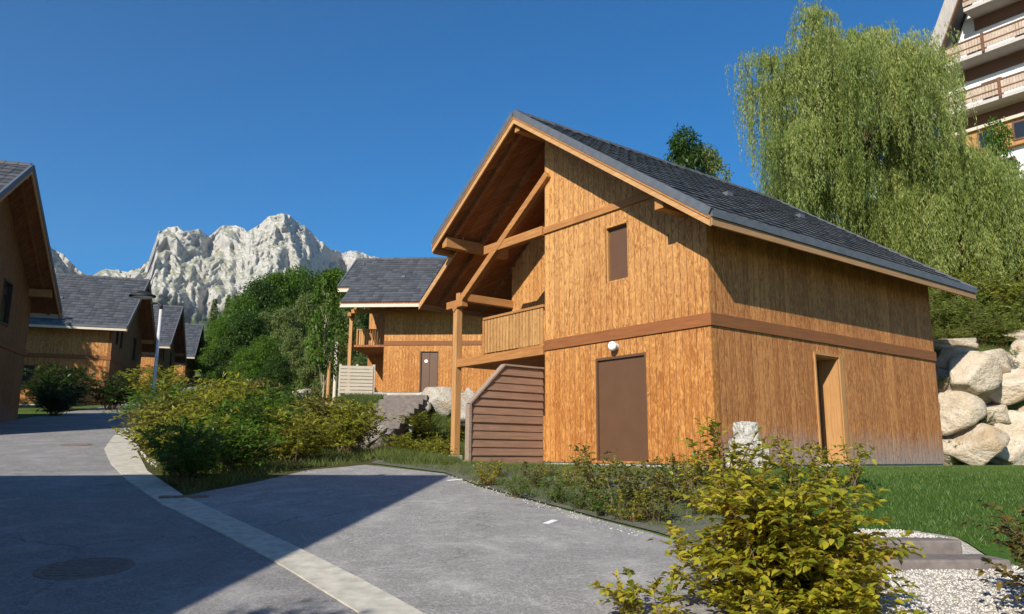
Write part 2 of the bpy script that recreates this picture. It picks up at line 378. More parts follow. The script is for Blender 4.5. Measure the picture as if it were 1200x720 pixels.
def leaf_quads(P, D, L, W, fold=.25, droop=.15):
    """one folded pointed leaf (two triangles' worth in a quad fan of four verts) per point"""
    n = len(P); D = nrm(D); S = nrm(np.cross(D, runit(n) * .7 + np.array([0, 0, 1.0]))); N = np.cross(S, D)
    L = np.broadcast_to(np.asarray(L, float).reshape(-1, 1), (n, 1)); W = np.broadcast_to(np.asarray(W, float).reshape(-1, 1), (n, 1))
    b = P; t = P + D * L; t = t - np.array([0, 0, 1.0]) * L * droop
    m = P + D * L * .45
    l = m + S * W * .5 + N * W * fold; r = m - S * W * .5 + N * W * fold
    V = np.stack([b, r, t, l], 1).reshape(-1, 3); F = np.arange(4 * n).reshape(n, 4)
    return V, F
def leaf_fancy(P, D, L, W, droop=.25):
    n = len(P); D = nrm(D); S = nrm(np.cross(D, runit(n) * .55 + np.array([0, 0, 1.0]))); N = np.cross(S, D)
    L = np.asarray(L).reshape(-1, 1); W = np.asarray(W).reshape(-1, 1); dn = np.array([0, 0, -1.0])
    def q(f, w, h): return P + D * L * f + S * W * w + N * W * h + dn * L * droop * f * f
    V = np.stack([q(0, 0, 0), q(.5, 0, -.05), q(1, 0, 0), q(.28, .42, .16), q(.66, .40, .15), q(.28, -.42, .16), q(.66, -.40, .15)], 1)
    F0 = np.array([(0, 5, 1), (5, 6, 1), (6, 2, 1), (0, 1, 3), (3, 1, 4), (4, 1, 2)])
    F = (F0[None] + (np.arange(n) * 7)[:, None, None]).reshape(-1, 3)
    return V.reshape(-1, 3), F

# ------------------------------------------------------------------ ground
def axis_coords(lo, hi, f0, f1, fine, mid, m0, m1):
    a = list(np.arange(f0, f1 + 1e-6, fine))
    x = f1
    while x < m1: x += mid; a.append(x)
    while x < hi: x += max(mid * 2, (x - m1) * .35); a.append(x)
    x = f0; b = []
    while x > m0: x -= mid; b.append(x)
    while x > lo: x -= max(mid * 2, (m0 - x) * .35); b.append(x)
    return np.array(b[::-1] + a)
gx = axis_coords(-3000, 3000, -17, 24, .4, 2.0, -80, 80); gy = axis_coords(-3000, 3000, 3, 33, .4, 2.0, -30, 150)
XX, YY = np.meshgrid(gx, gy); ZZ = G(XX, YY)
nx, ny = len(gx), len(gy); idx = np.arange(nx * ny).reshape(ny, nx)
F = np.stack([idx[:-1, :-1], idx[:-1, 1:], idx[1:, 1:], idx[1:, :-1]], -1).reshape(-1, 4)
tag(link('ground', raw_mesh('ground', np.stack([XX, YY, ZZ], -1).reshape(-1, 3), F, 4), M['grassland'], None, True), kind='structure')

def sheet(name, poly, dz, mat, cell=.4, skirt=0.0, grow=1.0):
    cx_, cy_ = (sum(p[i] for p in poly) / len(poly) for i in (0, 1)); poly = [(cx_ + (x - cx_) * grow, cy_ + (y - cy_) * grow) for x, y in poly]
    bm = bmesh.new(); f = bm.faces.new([bm.verts.new((x, y, 0)) for x, y in poly])
    P = np.array(poly)
    for ax in (0, 1):
        lo, hi = P[:, ax].min(), P[:, ax].max(); no = (1, 0, 0) if ax == 0 else (0, 1, 0)
        k = math.ceil(lo / cell) * cell + (.2 if ax else .0)
        while k < hi:
            bmesh.ops.bisect_plane(bm, geom=bm.verts[:] + bm.edges[:] + bm.faces[:], plane_co=(k, k, 0), plane_no=no); k += cell
    co = np.array([v.co[:] for v in bm.verts]); z = G(co[:, 0], co[:, 1]) + dz
    for v, q in zip(bm.verts, z): v.co.z = q
    if skirt:
        be = [e for e in bm.edges if e.is_boundary]
        r = bmesh.ops.extrude_edge_only(bm, edges=be)
        for v in r['geom']:
            if isinstance(v, bmesh.types.BMVert): v.co.z -= skirt
    bmesh.ops.triangulate(bm, faces=bm.faces); bmesh.ops.recalc_face_normals(bm, faces=bm.faces)
    me = bpy.data.meshes.new(name); bm.to_mesh(me); bm.free()
    return tag(link(name, me, mat), kind='structure')
KL = [(1.2, .6), (-.05, 3.4), (-1.03, 5.51), (-1.92, 6.78), (-2.89, 8.05), (-4.29, 9.81), (-5.76, 11.92), (-7.15, 14.12), (-8.78, 16.98), (-10.3, 20.3), (-11.6, 23.5), (-13.3, 28.0), (-16.2, 37.0), (-20.0, 50.0), (-25.5, 66), (-31, 82)]
KR = [(1.75, .6), (.45, 3.4), (-.61, 5.52), (-1.2, 6.39), (-2.08, 7.6), (-3.15, 8.98), (-4.31, 10.49), (-6.02, 13.1), (-7.83, 16.47), (-9.3, 20.1), (-10.9, 23.5), (-12.8, 28.0), (-15.8, 37.0), (-19.6, 50.0), (-25.1, 66), (-30.6, 82)]
LEFT = [(-35, 82), (-29.3, 66), (-24.6, 52), (-20.3, 38), (-18.2, 30), (-16.6, 24), (-15.0, 18.2), (-11.5, 9), (-7.9, 6.4), (-6.7, -2), (-6.5, -8)]
road = sheet('road', KR + LEFT + [(6, -8)], .012, M['asphalt'])
sheet('parking_area', KR[:7] + [(-4.21, 10.9), (-3.83, 11.92), (-3.46, 13.44), (-2.63, 14.3), (-1.11, 13.1), (-.48, 11.6), (.24, 10.35), (.98, 9.05), (1.43, 8.32), (1.9, 7.36), (2.0, 5.2), (2.6, 2), (3.2, .6)], .012, M['asphalt2'])
kerb = sheet('kerb', KL + KR[::-1], .024, M['kerb'], skirt=.03)
sheet('planting_bed', [(-4.35, 10.55), (-6.06, 13.15), (-7.87, 16.5), (-9.35, 20.1), (-10.95, 23.6), (-12.7, 27.8), (-9, 28), (-5, 23.5), (-3.2, 19.5), (-2.3, 16.3), (-2.63, 14.5), (-3.55, 13.5), (-3.95, 11.95)], .008, M['bedsoil'], grow=1.04)
sheet('planting_strip', [(-2.5, 14.5), (-1.05, 13.18), (-.42, 11.65), (.3, 10.42), (1.05, 9.12), (1.5, 8.4), (1.98, 7.4), (2.3, 7.1), (3.0, 8.2), (3.25, 10.5), (3.2, 13.2), (1.0, 16.6), (-.9, 19.6), (-2.4, 19.0)], .017, M['soil'], grow=1.025)
sheet('lawn', [(2.4, 7.9), (2.95, 7.9), (3.95, 7.75), (4.15, 7.3), (4.3, 6.85), (5.2, 6.6), (9, 7), (16, 11), (22, 20.9), (11.6, 20.9), (11.0, 19.2), (3.9, 13.7), (3.3, 10.5)], .02, M['lawn'])
sheet('gravel_path', [(2.05, 5.2), (1.98, 7.2), (2.5, 8.0), (3.9, 7.95), (4.25, 7.1), (4.7, 6.7), (5.6, 6.2), (6.2, 3), (6.2, .6), (3.3, .6), (2.65, 2)], .02, M['gravel'])
for px, py, w in ((525, 577, 0), (640, 617, 0)):
    pass
def strip2(p, q, w):
    p, q = np.array(p), np.array(q); d = (q - p) / np.linalg.norm(q - p); n = np.array([-d[1], d[0]]) * w / 2
    return [tuple(p + n), tuple(p - n), tuple(q - n), tuple(q + n)]
sheet('parking_marking', strip2((-.98, 12.2), (-.62, 12.5), .09), .0165, M['white_paint'])
sheet('parking_marking', strip2((.38, 8.72), (.5, 8.95), .08), .0165, M['white_paint'])

# manhole covers and drains in the road
def manhole(x, y, r, label):
    o = empty('manhole_cover', (x, y, g1(x, y) + .012)); o.rotation_euler = (math.atan(.095), 0, 0)
    tag(o, label, 'manhole cover', 'manhole covers in the road')
    MB().lathe([(r, 0), (r, .006), (r * .9, .008), (r * .88, .003), (r * .02, .004)], n=36).build('cover', M['manhole'], o)
    rb = MB()
    for k in range(7):
        w = r * .8 * math.sqrt(max(0, 1 - ((k - 3) / 3.8) ** 2)); yy = (k - 3) * r * .22
        rb.box(-w, w, yy - .02, yy + .02, .002, .0075)
    rb.build('rib_pattern', M['manhole'], o)
manhole(-3.5, 6.66, .37, 'large round iron manhole cover lying in the shaded road')
manhole(-7.35, 15.2, .36, 'rusty manhole cover in the sunlit road beside the pale kerb')
manhole(-9.9, 17.9, .33, 'dark manhole cover farther up the sunlit road by the left chalet')
dr = MB().box(-.5, .5, -.055, .055, 0, .012).build('drain_grate', M['manhole']); dr.location = (-9.0, 18.55, g1(-9, 18.55) + .013); dr.rotation_euler = (0, 0, R(8))
tag(dr, 'dark slotted drain grate across the pale kerb by the shrubs', 'drain')
dr2 = MB().box(-.3, .3, -.05, .05, 0, .03).build('drain_grate', M['manhole']); dr2.location = (-4.25, 10.35, g1(-4.25, 10.35) + .014); dr2.rotation_euler = (0, 0, R(20))
tag(dr2, 'small dark drain gap at the kerb end of the shrub bed', 'drain')

# ------------------------------------------------------------------ chalets
RIDGE_B, RIDGE_Z, EAVE_B, EAVE_Z, OA, OE = 4.77, 8.0, -.69, 4.25, .78, .86
SL = (RIDGE_Z - EAVE_Z) / (RIDGE_B - EAVE_B)
FARB = 2 * RIDGE_B - EAVE_B - .25
def rz(b): return RIDGE_Z - SL * abs(b - RIDGE_B)
SLEN = math.sqrt(1 + SL * SL)
def tile_slope(a0, a1, bend, S):
    """courses of separate interlocking tiles from the ridge down to b = bend"""
    sg = 1 if bend > RIDGE_B else -1
    n = max(1, round(abs(bend - RIDGE_B) * SLEN / .34)); m = round((a1 - a0) / .30); tw = (a1 - a0) / m
    V = []; Fq = []; kx = 5
    nz = np.array([0, sg * SL, 1.0]) / SLEN; dn = np.array([0, sg, -SL]) / SLEN
    L = abs(bend - RIDGE_B) * SLEN / n
    for r in range(n):
        s0 = r * L
        for c in range(m):
            j = rng.normal(0, .0025, 2); cx = a0 + c * tw
            k = len(V)
            for rr, (s, h) in enumerate(((s0 - .02, .012), (s0 + L, .042), (s0 + L, .008))):
                for i in range(kx):
                    f = i / (kx - 1); wv = .016 * math.sin(f * math.pi) ** 2 + (.01 if f < .1 else 0)
                    p = np.array([cx + f * (tw - .004), RIDGE_B, RIDGE_Z]) + dn * (s + j[1]) + nz * (h + (wv if rr < 2 else 0) + j[0])
                    V.append((p[0], p[1] * S, p[2]))
            for rr in range(2):
                for i in range(kx - 1):
                    q = (k + rr * kx + i, k + rr * kx + i + 1, k + (rr + 1) * kx + i + 1, k + (rr + 1) * kx + i)
                    Fq.append(q if sg * S < 0 else q[::-1])
    return V, Fq
def chalet(kind, S, loc, alpha, L=8.53, fascia='fascia'):
    """kind 'porch': corner post, balcony and cut-back canopy on the far side; kind 'plain': closed gable"""
    phi = R(90) - alpha
    root = empty('chalet', loc, phi)
    porch = kind == 'porch'
    W = 2 * RIDGE_B if not porch else 8.25
    gl = 4.63 if porch else W
    pa = 1.8 if porch else 0.0
    T = .16
    # --- walls
    def top(b): return rz(b) - .27
    g = MB(S)
    outer = [(0, 0), (gl, 0), (gl, top(gl))] + ([(RIDGE_B, top(RIDGE_B))] if gl > RIDGE_B else []) + [(0, top(0))]
    D = (1.572, 2.99, .04, 2.122); WN = (1.993, 2.626, 3.663, 4.863)
    rect = lambda q: [(q[0], q[2]), (q[1], q[2]), (q[1], q[3]), (q[0], q[3])]
    if porch: gh = [rect(D), rect(WN)]
    else: gh = [rect((.95, 1.5, 3.5, 4.9)), rect((2.2, 2.75, 3.4, 4.9)), rect((6.3, 7.2, 3.2, 4.6))]
    g.panel(outer, gh, lambda u, v: (0, u, v), (-1, 0, 0), T)
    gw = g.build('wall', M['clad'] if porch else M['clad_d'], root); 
    s = MB(S); SD = (3.27, 4.142, 0.0, 2.19)
    sh = [] ; out = [(T + .002, 0), (L, 0), (L, top(0)), (T + .002, top(0))]
    if porch: out = [(T + .002, 0), (SD[0], 0), (SD[0], SD[3]), (SD[1], SD[3]), (SD[1], 0), (L, 0), (L, top(0)), (T + .002, top(0))]
    else: sh = [rect((3.6, 4.4, .9, 2.0))]
    s.panel(out, sh, lambda u, v: (u, 0, v), (0, -1, 0), T)
    s.build('wall', M['clad_w'] if porch else M['clad'], root)
    bk = MB(S)
    bk.panel([(T + .002, 0), (W - T - .002, 0), (W - T - .002, top(W - T)), (RIDGE_B, top(RIDGE_B)), (T + .002, top(T))], [], lambda u, v: (L, u, v), (1, 0, 0), T)
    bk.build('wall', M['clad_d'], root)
    FDA, FDB = 3.75, 4.72
    fw = MB(S)
    if porch: fo = [(pa, 0), (FDA, 0), (FDA, 2.12), (FDB, 2.12), (FDB, 0), (L, 0), (L, top(W)), (pa, top(W))]
    else: fo = [(T + .002, 0), (L, 0), (L, top(W)), (T + .002, top(W))]
    fw.panel(fo, [], lambda u, v: (u, W, v), (0, 1, 0), T)
    fw.build('wall', M['clad'], root)
    if porch:
        q = MB(S)
        q.panel([(T + .004, 0), (pa - .002, 0), (pa - .002, top(gl)), (T + .004, top(gl))], [], lambda u, v: (u, gl - .002, v), (0, 1, 0), T)
        hole = [(5.2, 2.62), (6.3, 2.62), (6.3, 4.6), (5.2, 4.6)]
        q.panel([(gl - T, 0), (W - T - .002, 0), (W - T - .002, top(W - T)), (RIDGE_B, top(RIDGE_B)), (gl - T, top(gl - T))], [hole], lambda u, v: (pa, u, v), (-1, 0, 0), T)
        q.build('recess_wall', M['clad'], root)
        bd = empty('balcony_door', (0, 0, 0)); bd.parent = root
        MB(S).box(pa + .05, pa + .09, 5.2, 6.3, 2.6, 4.6).build('pane', M['glass'], bd)
        bf = MB(S)
        for y in (5.2, 5.72, 6.22): bf.box(pa + .03, pa + .12, y, y + .08, 2.6, 4.6)
        bf.build('frame', M['brown_d'], bd)
        # far side double door
        fd = MB(S).box(FDA, FDB, W - .13, W - .09, 0, 2.12).build('door', M['brown'], root)
        MB(S).box(FDA, FDA + .06, W - .09, W - .03, 0, 2.12).box(FDB - .06, FDB, W - .09, W - .03, 0, 2.12).box((FDA + FDB) / 2 - .012, (FDA + FDB) / 2 + .012, W - .09, W - .075, 0, 2.08).build('frame', M['brown_d'], fd)
        MB(S).lathe([(.09, 0), (.09, .02), (.0, .021)], (0, 0, 0), 16, 'x').build('door_sign', M['lamp_w'], fd).matrix_local = Matrix.Translation(((FDA + FDB) / 2 - .18, (W - .088) * S, 1.62)) @ Matrix.Rotation(R(90) * S, 4, 'Z')
    # --- plinth
    MB(S).box(.03, L - .03, .03, W - .03, -1.4, -.002).box(-.05, .03, .1, gl, -1.4, -.05).build('plinth', M['concrete'], root)
    # --- trim band
    z0, z1 = 2.45, 2.68
    MB(S).box(-.035, -.001, -.035, gl, z0, z1).build('trim_band', M['band'], root, .005)
    MB(S).box(-.001, L + .03, -.035, -.001, z0 + .002, z1 + .002).build('trim_band', M['bandx'], root, .005)
    MB(S).box(pa, L + .03, W + .001, W + .035, z0, z1).build('trim_band', M['bandx'], root, .005)
    # --- windows and doors
    if porch:
        d = MB(S).box(.05, .10, D[0] + .05, D[1] - .05, D[2], D[3] - .05).build('door', M['brown'], root)
        MB(S).box(.0, .12, D[0], D[0] + .05, D[2], D[3]).box(.0, .12, D[1] - .05, D[1], D[2], D[3]).box(.001, .12, D[0] + .05, D[1] - .05, D[3] - .05, D[3]).build('frame', M['brown'], d)
        w = empty('window', (0, 0, 0)); w.parent = root
        MB(S).box(.075, .1, WN[0] + .04, WN[1] - .04, WN[2] + .04, WN[3] - .04).build('shutter', M['brown'], w)
        MB(S).box(.02, .1, WN[0], WN[0] + .035, WN[2], WN[3]).box(.02, .1, WN[1] - .035, WN[1], WN[2], WN[3]).box(-.03, .1, WN[0] + .035, WN[1] - .035, WN[3] - .035, WN[3] - .001).box(.018, .1, WN[0] + .035, WN[1] - .035, WN[2] + .001, WN[2] + .035).build('frame', M['rail'], w, .004)
        # recessed side doorway: deep jambs, frame at the left, dark leaf
        sd = empty('side_door', (0, 0, 0)); sd.parent = root
        MB(S).box(SD[0] - .05, SD[0] - .001, -.03, -.001, 0, SD[3] + .05).box(SD[1] + .001, SD[1] + .16, -.03, -.001, 0, SD[3] + .05).box(SD[0], SD[1], -.028, -.001, SD[3] + .001, SD[3] + .05).build('surround', M['beamz'], sd, .004)
        MB(S).box(SD[1] - .03, SD[1], .002, .48, 0, SD[3]).box(SD[0], SD[0] + .03, .002, .48, 0, SD[3]).box(SD[0] + .03, SD[1] - .03, .004, .48, SD[3] - .03, SD[3]).build('jamb', M['beamz'], sd)
        MB(S).box(SD[0] + .03, SD[1] - .03, .43, .47, .02, SD[3] - .03).build('leaf', M['brown'], sd)
        MB(S).box(SD[0] + .10, SD[0] + .17, .36, .43, .02, SD[3] - .04).build('door_post', M['rail'], sd)
        MB(S).box(SD[0] - .1, SD[1] + .1, -.25, .45, -.12, .015).build('sill', M['concrete'], sd, .01)
        # globe lamp
        lp = MB(S).lathe([(.04, -.02), (.06, -.03), (.09, -.055), (.102, -.09), (.09, -.125), (.06, -.15), (.02, -.16)], (-.035, 2.36, 2.31), 20, 'x').build('wall_lamp', M['lamp_w'], root, 0, True)
        MB(S).lathe([(.07, 0), (.07, -.04), (.04, -.045)], (-.002, 2.36, 2.31), 20, 'x').build('lamp_base', M['pole'], lp)
    else:
        for q in ((.95, 1.5, 3.5, 4.9), (2.2, 2.75, 3.4, 4.9), (6.3, 7.2, 3.2, 4.6)):
            w = MB(S).box(-.02, .1, q[0] - .03, q[0] + .04, q[2], q[3]).box(-.02, .1, q[1] - .04, q[1] + .03, q[2], q[3]).box(-.022, .1, q[0] - .03, q[1] + .03, q[3] - .04, q[3] + .03).box(-.03, .1, q[0] - .03, q[1] + .03, q[2] - .035, q[2] + .04).build('window', M['brown_d'], root)
            MB(S).box(.06, .08, q[0] + .04, q[1] - .04, q[2] + .04, q[3] - .04).build('pane', M['glass'], w)
        w = MB(S).box(3.57, 4.43, -.02, .1, .87, .94).box(3.57, 4.43, -.02, .1, 1.96, 2.03).box(3.57, 3.64, -.018, .1, .94, 1.96).box(4.36, 4.43, -.018, .1, .94, 1.96).build('window', M['brown_d'], root)
        MB(S).box(3.64, 4.36, .05, .08, .94, 1.96).build('pane', M['glass'], w)
    # --- roof
    a0, a1 = -OA, L + OE
    cutA, cutB = -.12, 8.27
    roof = empty('roof', (0, 0, 0)); roof.parent = root
    V, Fq = tile_slope(a0, a1, EAVE_B, S)
    farb = FARB if porch else 2 * RIDGE_B - EAVE_B
    parts = [(cutA, a1, farb), (a0, cutA, cutB)] if porch else [(a0, a1, farb)]
    for p in parts:
        v, f = tile_slope(*p, S); k = len(V); V += v; Fq += [tuple(i + k for i in q) for q in f]
    me = bpy.data.meshes.new('tiles'); me.from_pydata(V, [], Fq); link('tiles', me, M['tiles'], roof)
    rc = MB(S); n = round((a1 - a0) / .36); tw = (a1 - a0) / n
    for i in range(n):
        x = a0 + i * tw
        pr = [(-.17, -.085), (-.12, .0), (-.05, .045), (.05, .045), (.12, 0), (.17, -.085)]
        vs = [(x - .01, RIDGE_B + y, RIDGE_Z + .04 + z) for y, z in pr] + [(x + tw, RIDGE_B + y * .94, RIDGE_Z + .025 + z) for y, z in pr]
        rc.add(vs, [(j, j + 1, j + 7, j + 6) for j in range(5)] + [(5, 4, 3, 2, 1, 0)])
    rc.build('ridge_cap', M['tiles'], roof)
    # soffit slab
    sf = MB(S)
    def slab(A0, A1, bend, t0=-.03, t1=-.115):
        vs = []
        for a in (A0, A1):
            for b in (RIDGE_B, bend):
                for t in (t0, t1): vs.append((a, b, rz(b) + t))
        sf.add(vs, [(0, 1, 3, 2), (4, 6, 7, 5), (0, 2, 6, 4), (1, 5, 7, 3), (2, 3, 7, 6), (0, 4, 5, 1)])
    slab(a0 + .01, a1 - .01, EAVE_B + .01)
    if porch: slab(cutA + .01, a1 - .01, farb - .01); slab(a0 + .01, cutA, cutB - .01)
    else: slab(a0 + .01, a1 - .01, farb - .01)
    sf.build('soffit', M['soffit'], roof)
    # barge boards and verge trim
    def barge(a, b0, b1, mat=M['barge'], h=.185, off=.075, th=.045):
        o = MB(S)
        vs = []
        for x in (a - th / 2, a + th / 2):
            for b in (b0, b1):
                for t in (-off, -off - h): vs.append((x, b, rz(b) + t))
        o.add(vs, [(0, 1, 3, 2), (4, 6, 7, 5), (0, 2, 6, 4), (1, 5, 7, 3), (2, 3, 7, 6), (0, 4, 5, 1)])
        return o
    fa = a0 - .025
    barge(fa, RIDGE_B - .001, EAVE_B - .03).build('barge_board', M['barge'], roof, .004)
    barge(fa, RIDGE_B + .001, cutB if porch else farb + .03).build('barge_board', M['barge'], roof, .004)
    barge(fa - .03, RIDGE_B - .001, EAVE_B - .03, h=.075, off=.06, th=.02).build('barge_batten', M['beamy'], roof)
    barge(fa - .03, RIDGE_B + .001, cutB if porch else farb + .03, h=.075, off=.06, th=.02).build('barge_batten', M['beamy'], roof)
    if porch: barge(cutA - .03, cutB - .45, farb + .03).build('barge_board', M['barge'], roof, .004)
    barge(a1 + .025, RIDGE_B - .001, EAVE_B - .03).build('barge_board', M['barge'], roof, .004)
    barge(a1 + .025, RIDGE_B + .001, farb + .03).build('barge_board', M['barge'], roof, .004)
    for (a, b0, b1) in ((fa - .012, RIDGE_B - .001, EAVE_B - .05), (fa - .012, RIDGE_B + .001, cutB if porch else farb + .05), (a1 + .04, RIDGE_B - .001, EAVE_B - .05), (a1 + .04, RIDGE_B + .001, farb + .05)):
        MB(S).beam((a, b0, rz(b0) - .0), (a, b1, rz(b1) - .0), .075, .145).build('verge_trim', M['verge'], roof)
    # eave fascias
    ef = MB(S).box(a0, a1, EAVE_B - .045, EAVE_B - .003, EAVE_Z - .255, EAVE_Z - .115)
    MB(S).box(a0 - .02, a1 + .02, EAVE_B - .075, EAVE_B - .004, EAVE_Z - .112, EAVE_Z + .02).build('eave_trim', M['verge'], roof)
    ef.build('fascia', M[fascia], roof, .005)
    zf = rz(farb)
    fb = MB(S).box(cutA if porch else a0, a1, farb + .003, farb + .045, zf - .255, zf - .09)
    if porch: fb.box(a0, cutA - .06, cutB + .003, cutB + .045, rz(cutB) - .27, rz(cutB) - .09)
    fb.build('fascia', M['fascia_p'] if (porch and S < 0) else M[fascia], roof, .005)
    MB(S).tube([(a0 + .6, 5.6, rz(5.6) + .02), (a0 + .6, 5.6, rz(5.6) + .2)], .05, 8).build('vent_pipe', M['verge'], roof)
    for (x, b) in ((3.2, 1.9), (6.6, 2.2), (2.5, 7.2)): MB(S).box(x - .1, x + .1, b - .1, b + .1, rz(b), rz(b) + .10).build('roof_vent', M['verge'], roof)
    # exposed timber
    for b in ((RIDGE_B, .5, 7.85) if porch else (RIDGE_B, .4, 9.1)):
        zc = rz(b) - (.30 if b == RIDGE_B else .33)
        MB(S).box(a0 + .06, .3 if b < gl else 1.3, b - .1, b + .1, zc - .14, zc + .14).build('purlin', M['beamx'], root, .012)
    rf = MB(S)
    for a in ([.45, 1.15, 1.9] if porch else []):  # extra rafters inside the porch, added to shade the recess wall
        rf.beam((a, RIDGE_B + .1, rz(RIDGE_B + .1) - .2), (a, farb - .15, rz(farb - .15) - .2), .09, .15)
    for a in (-.45,):
        rf.beam((a, RIDGE_B + .1, rz(RIDGE_B + .1) - .19), (a, (cutB if porch else farb) - .1, rz((cutB if porch else farb) - .1) - .19), .08, .13)
        rf.beam((a, RIDGE_B - .1, rz(RIDGE_B - .1) - .19), (a, EAVE_B + .1, rz(EAVE_B + .1) - .19), .08, .13)
    rf.build('rafter', M['soffit'], root)
    if porch:
        pz = 3.95
        post = MB(S).box(-.09, .09, W - .1, W + .08, .12, pz).build('post', M['beamz'], root, .012)
        MB(S).box(-.14, .14, W - .15, W + .13, -.6, .12).build('post_foot', M['concrete'], post, .01)
        MB(S).beam((-.04, 4.45, 6.57), (-.04, 8.33, 3.90), .15, .17).build('truss_rafter', M['beamy'], root, .012)
        MB(S).box(-.05, -.002, 1.2, gl, 5.17, 5.33).box(-.10, .08, gl + .002, 6.95, 5.14, 5.36).build('tie_beam', M['beamy'], root, .012)
        MB(S).box(-.11, .09, W - .35, W + .4, pz, pz + .2).build('cap_beam', M['beamy'], root, .012)
        MB(S).box(.0, 5.2, W - .08, W + .1, pz + .21, pz + .42).build('wall_plate', M['beamx'], root, .012)
        MB(S).box(-.07, .10, gl + .002, W - .1, 2.36, 2.58).build('balcony_beam', M['beamy'], root, .012)
        be = 6.98
        bal = MB(S).box(.10, pa - .002, gl + .002, be + .1, 2.5, 2.6).build('balcony_floor', M['soffit'], root)
        MB(S).box(.1, pa, gl, W - .1, 2.38, 2.495).build('joists', M['soffit'], bal)
        rl = MB(S)
        y = gl + .05; 
        while y < be - .05:
            w_ = .105; rl.box(-.02, .005, y, min(y + w_, be), 2.62, 3.46); y += .128
        rl.build('balcony_railing', M['rail'], root)
        MB(S).box(-.05, .04, gl + .002, be + .04, 3.46, 3.52).box(.005, .05, gl + .002, be, 2.72, 2.80).box(.005, .05, gl + .002, be, 3.3, 3.38).box(-.03, .05, be, be + .08, 2.59, 3.459).build('handrail', M['beamy'], root, .006)
        x = .1; r2 = MB(S)
        while x < pa: r2.box(x, min(x + .105, pa - .01), be + .02, be + .045, 2.62, 3.46); x += .128
        r2.box(.06, pa - .01, be + .0, be + .07, 3.4605, 3.519)
        r2.build('balcony_railing', M['rail'], root)
    return root

main = chalet('porch', 1, (CX, CY, HZ), AZ)
tag(main, 'large sunlit timber chalet in front with brown door and round white lamp', 'chalet', 'timber chalets')
alB = R(94.233)
B = chalet('porch', -1, (-7.909, 48.697, 4.662), alB, 12.0, 'fascia_p'); B.location = (-7.909, 48.697, 4.662)
tag(B, 'distant sunlit chalet above the pale steps, partly hidden behind the big front chalet', 'chalet', 'timber chalets')
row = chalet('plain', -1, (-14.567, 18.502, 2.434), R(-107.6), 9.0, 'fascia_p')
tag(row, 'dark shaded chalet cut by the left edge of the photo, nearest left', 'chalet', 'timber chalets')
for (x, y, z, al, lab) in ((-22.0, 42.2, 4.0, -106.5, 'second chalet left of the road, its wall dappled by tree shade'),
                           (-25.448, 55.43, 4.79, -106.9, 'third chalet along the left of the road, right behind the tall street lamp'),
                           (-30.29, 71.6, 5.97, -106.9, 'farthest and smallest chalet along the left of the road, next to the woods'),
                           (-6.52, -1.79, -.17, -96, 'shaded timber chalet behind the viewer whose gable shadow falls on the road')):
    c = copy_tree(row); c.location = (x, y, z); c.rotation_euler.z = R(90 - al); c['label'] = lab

def hp(a, b, z=0.0):
    p = np.array([CX, CY]) + AX * a + BX * b; return (p[0], p[1], HZ + z)
# privacy screen of overlapping boards
ps = empty('privacy_screen', hp(0, 4.72), R(90) - AZ)
tag(ps, 'weathered plank privacy screen with slanted top in front of the balcony porch', 'privacy screen')
n = 12; hb = 2.05 / n; bd = MB(); sl = (2.02 - 1.15) / (2.02 - 1.15)
for k in range(n):
    z0 = -.04 + k * hb; z1 = z0 + hb + .015
    def xs(z): return -2.0 if z <= 1.15 else -2.0 + (z - 1.15) * .98
    e0, e1 = xs(z0) + .05, min(xs(z1) + .05, -.3)
    j = rng.normal(0, .004)
    f0, f1 = -.05 + j, -.018 + j
    vs = [(e0, f0 - .02, z0), (-.02, f0 - .02, z0), (-.02, f1, z0), (e0, f1, z0), (e1, f0 + .012, z1), (-.02, f0 + .012, z1), (-.02, f1, z1), (e1, f1, z1)]
    bd.add(vs, [(0, 3, 2, 1), (4, 5, 6, 7), (0, 1, 5, 4), (1, 2, 6, 5), (2, 3, 7, 6), (3, 0, 4, 7)])
bd.build('boards', M['screen'], ps)
MB().box(-2.03, -1.96, -.085, .055, -.5, 1.17).build('end_post', M['screen_t'], ps, .006)
MB().beam((-2.0, -.02, 1.18), (-1.11, -.02, 2.06), .15, .045).beam((-1.12, -.02, 2.055), (-.02, -.02, 2.055), .15, .04).build('cap_rail', M['screen_t'], ps, .005)
MB().box(-1.1, -1.02, -.012, .06, -.5, 2.0).box(-.12, -.04, -.012, .06, -.5, 2.0).build('back_post', M['screen_t'], ps)

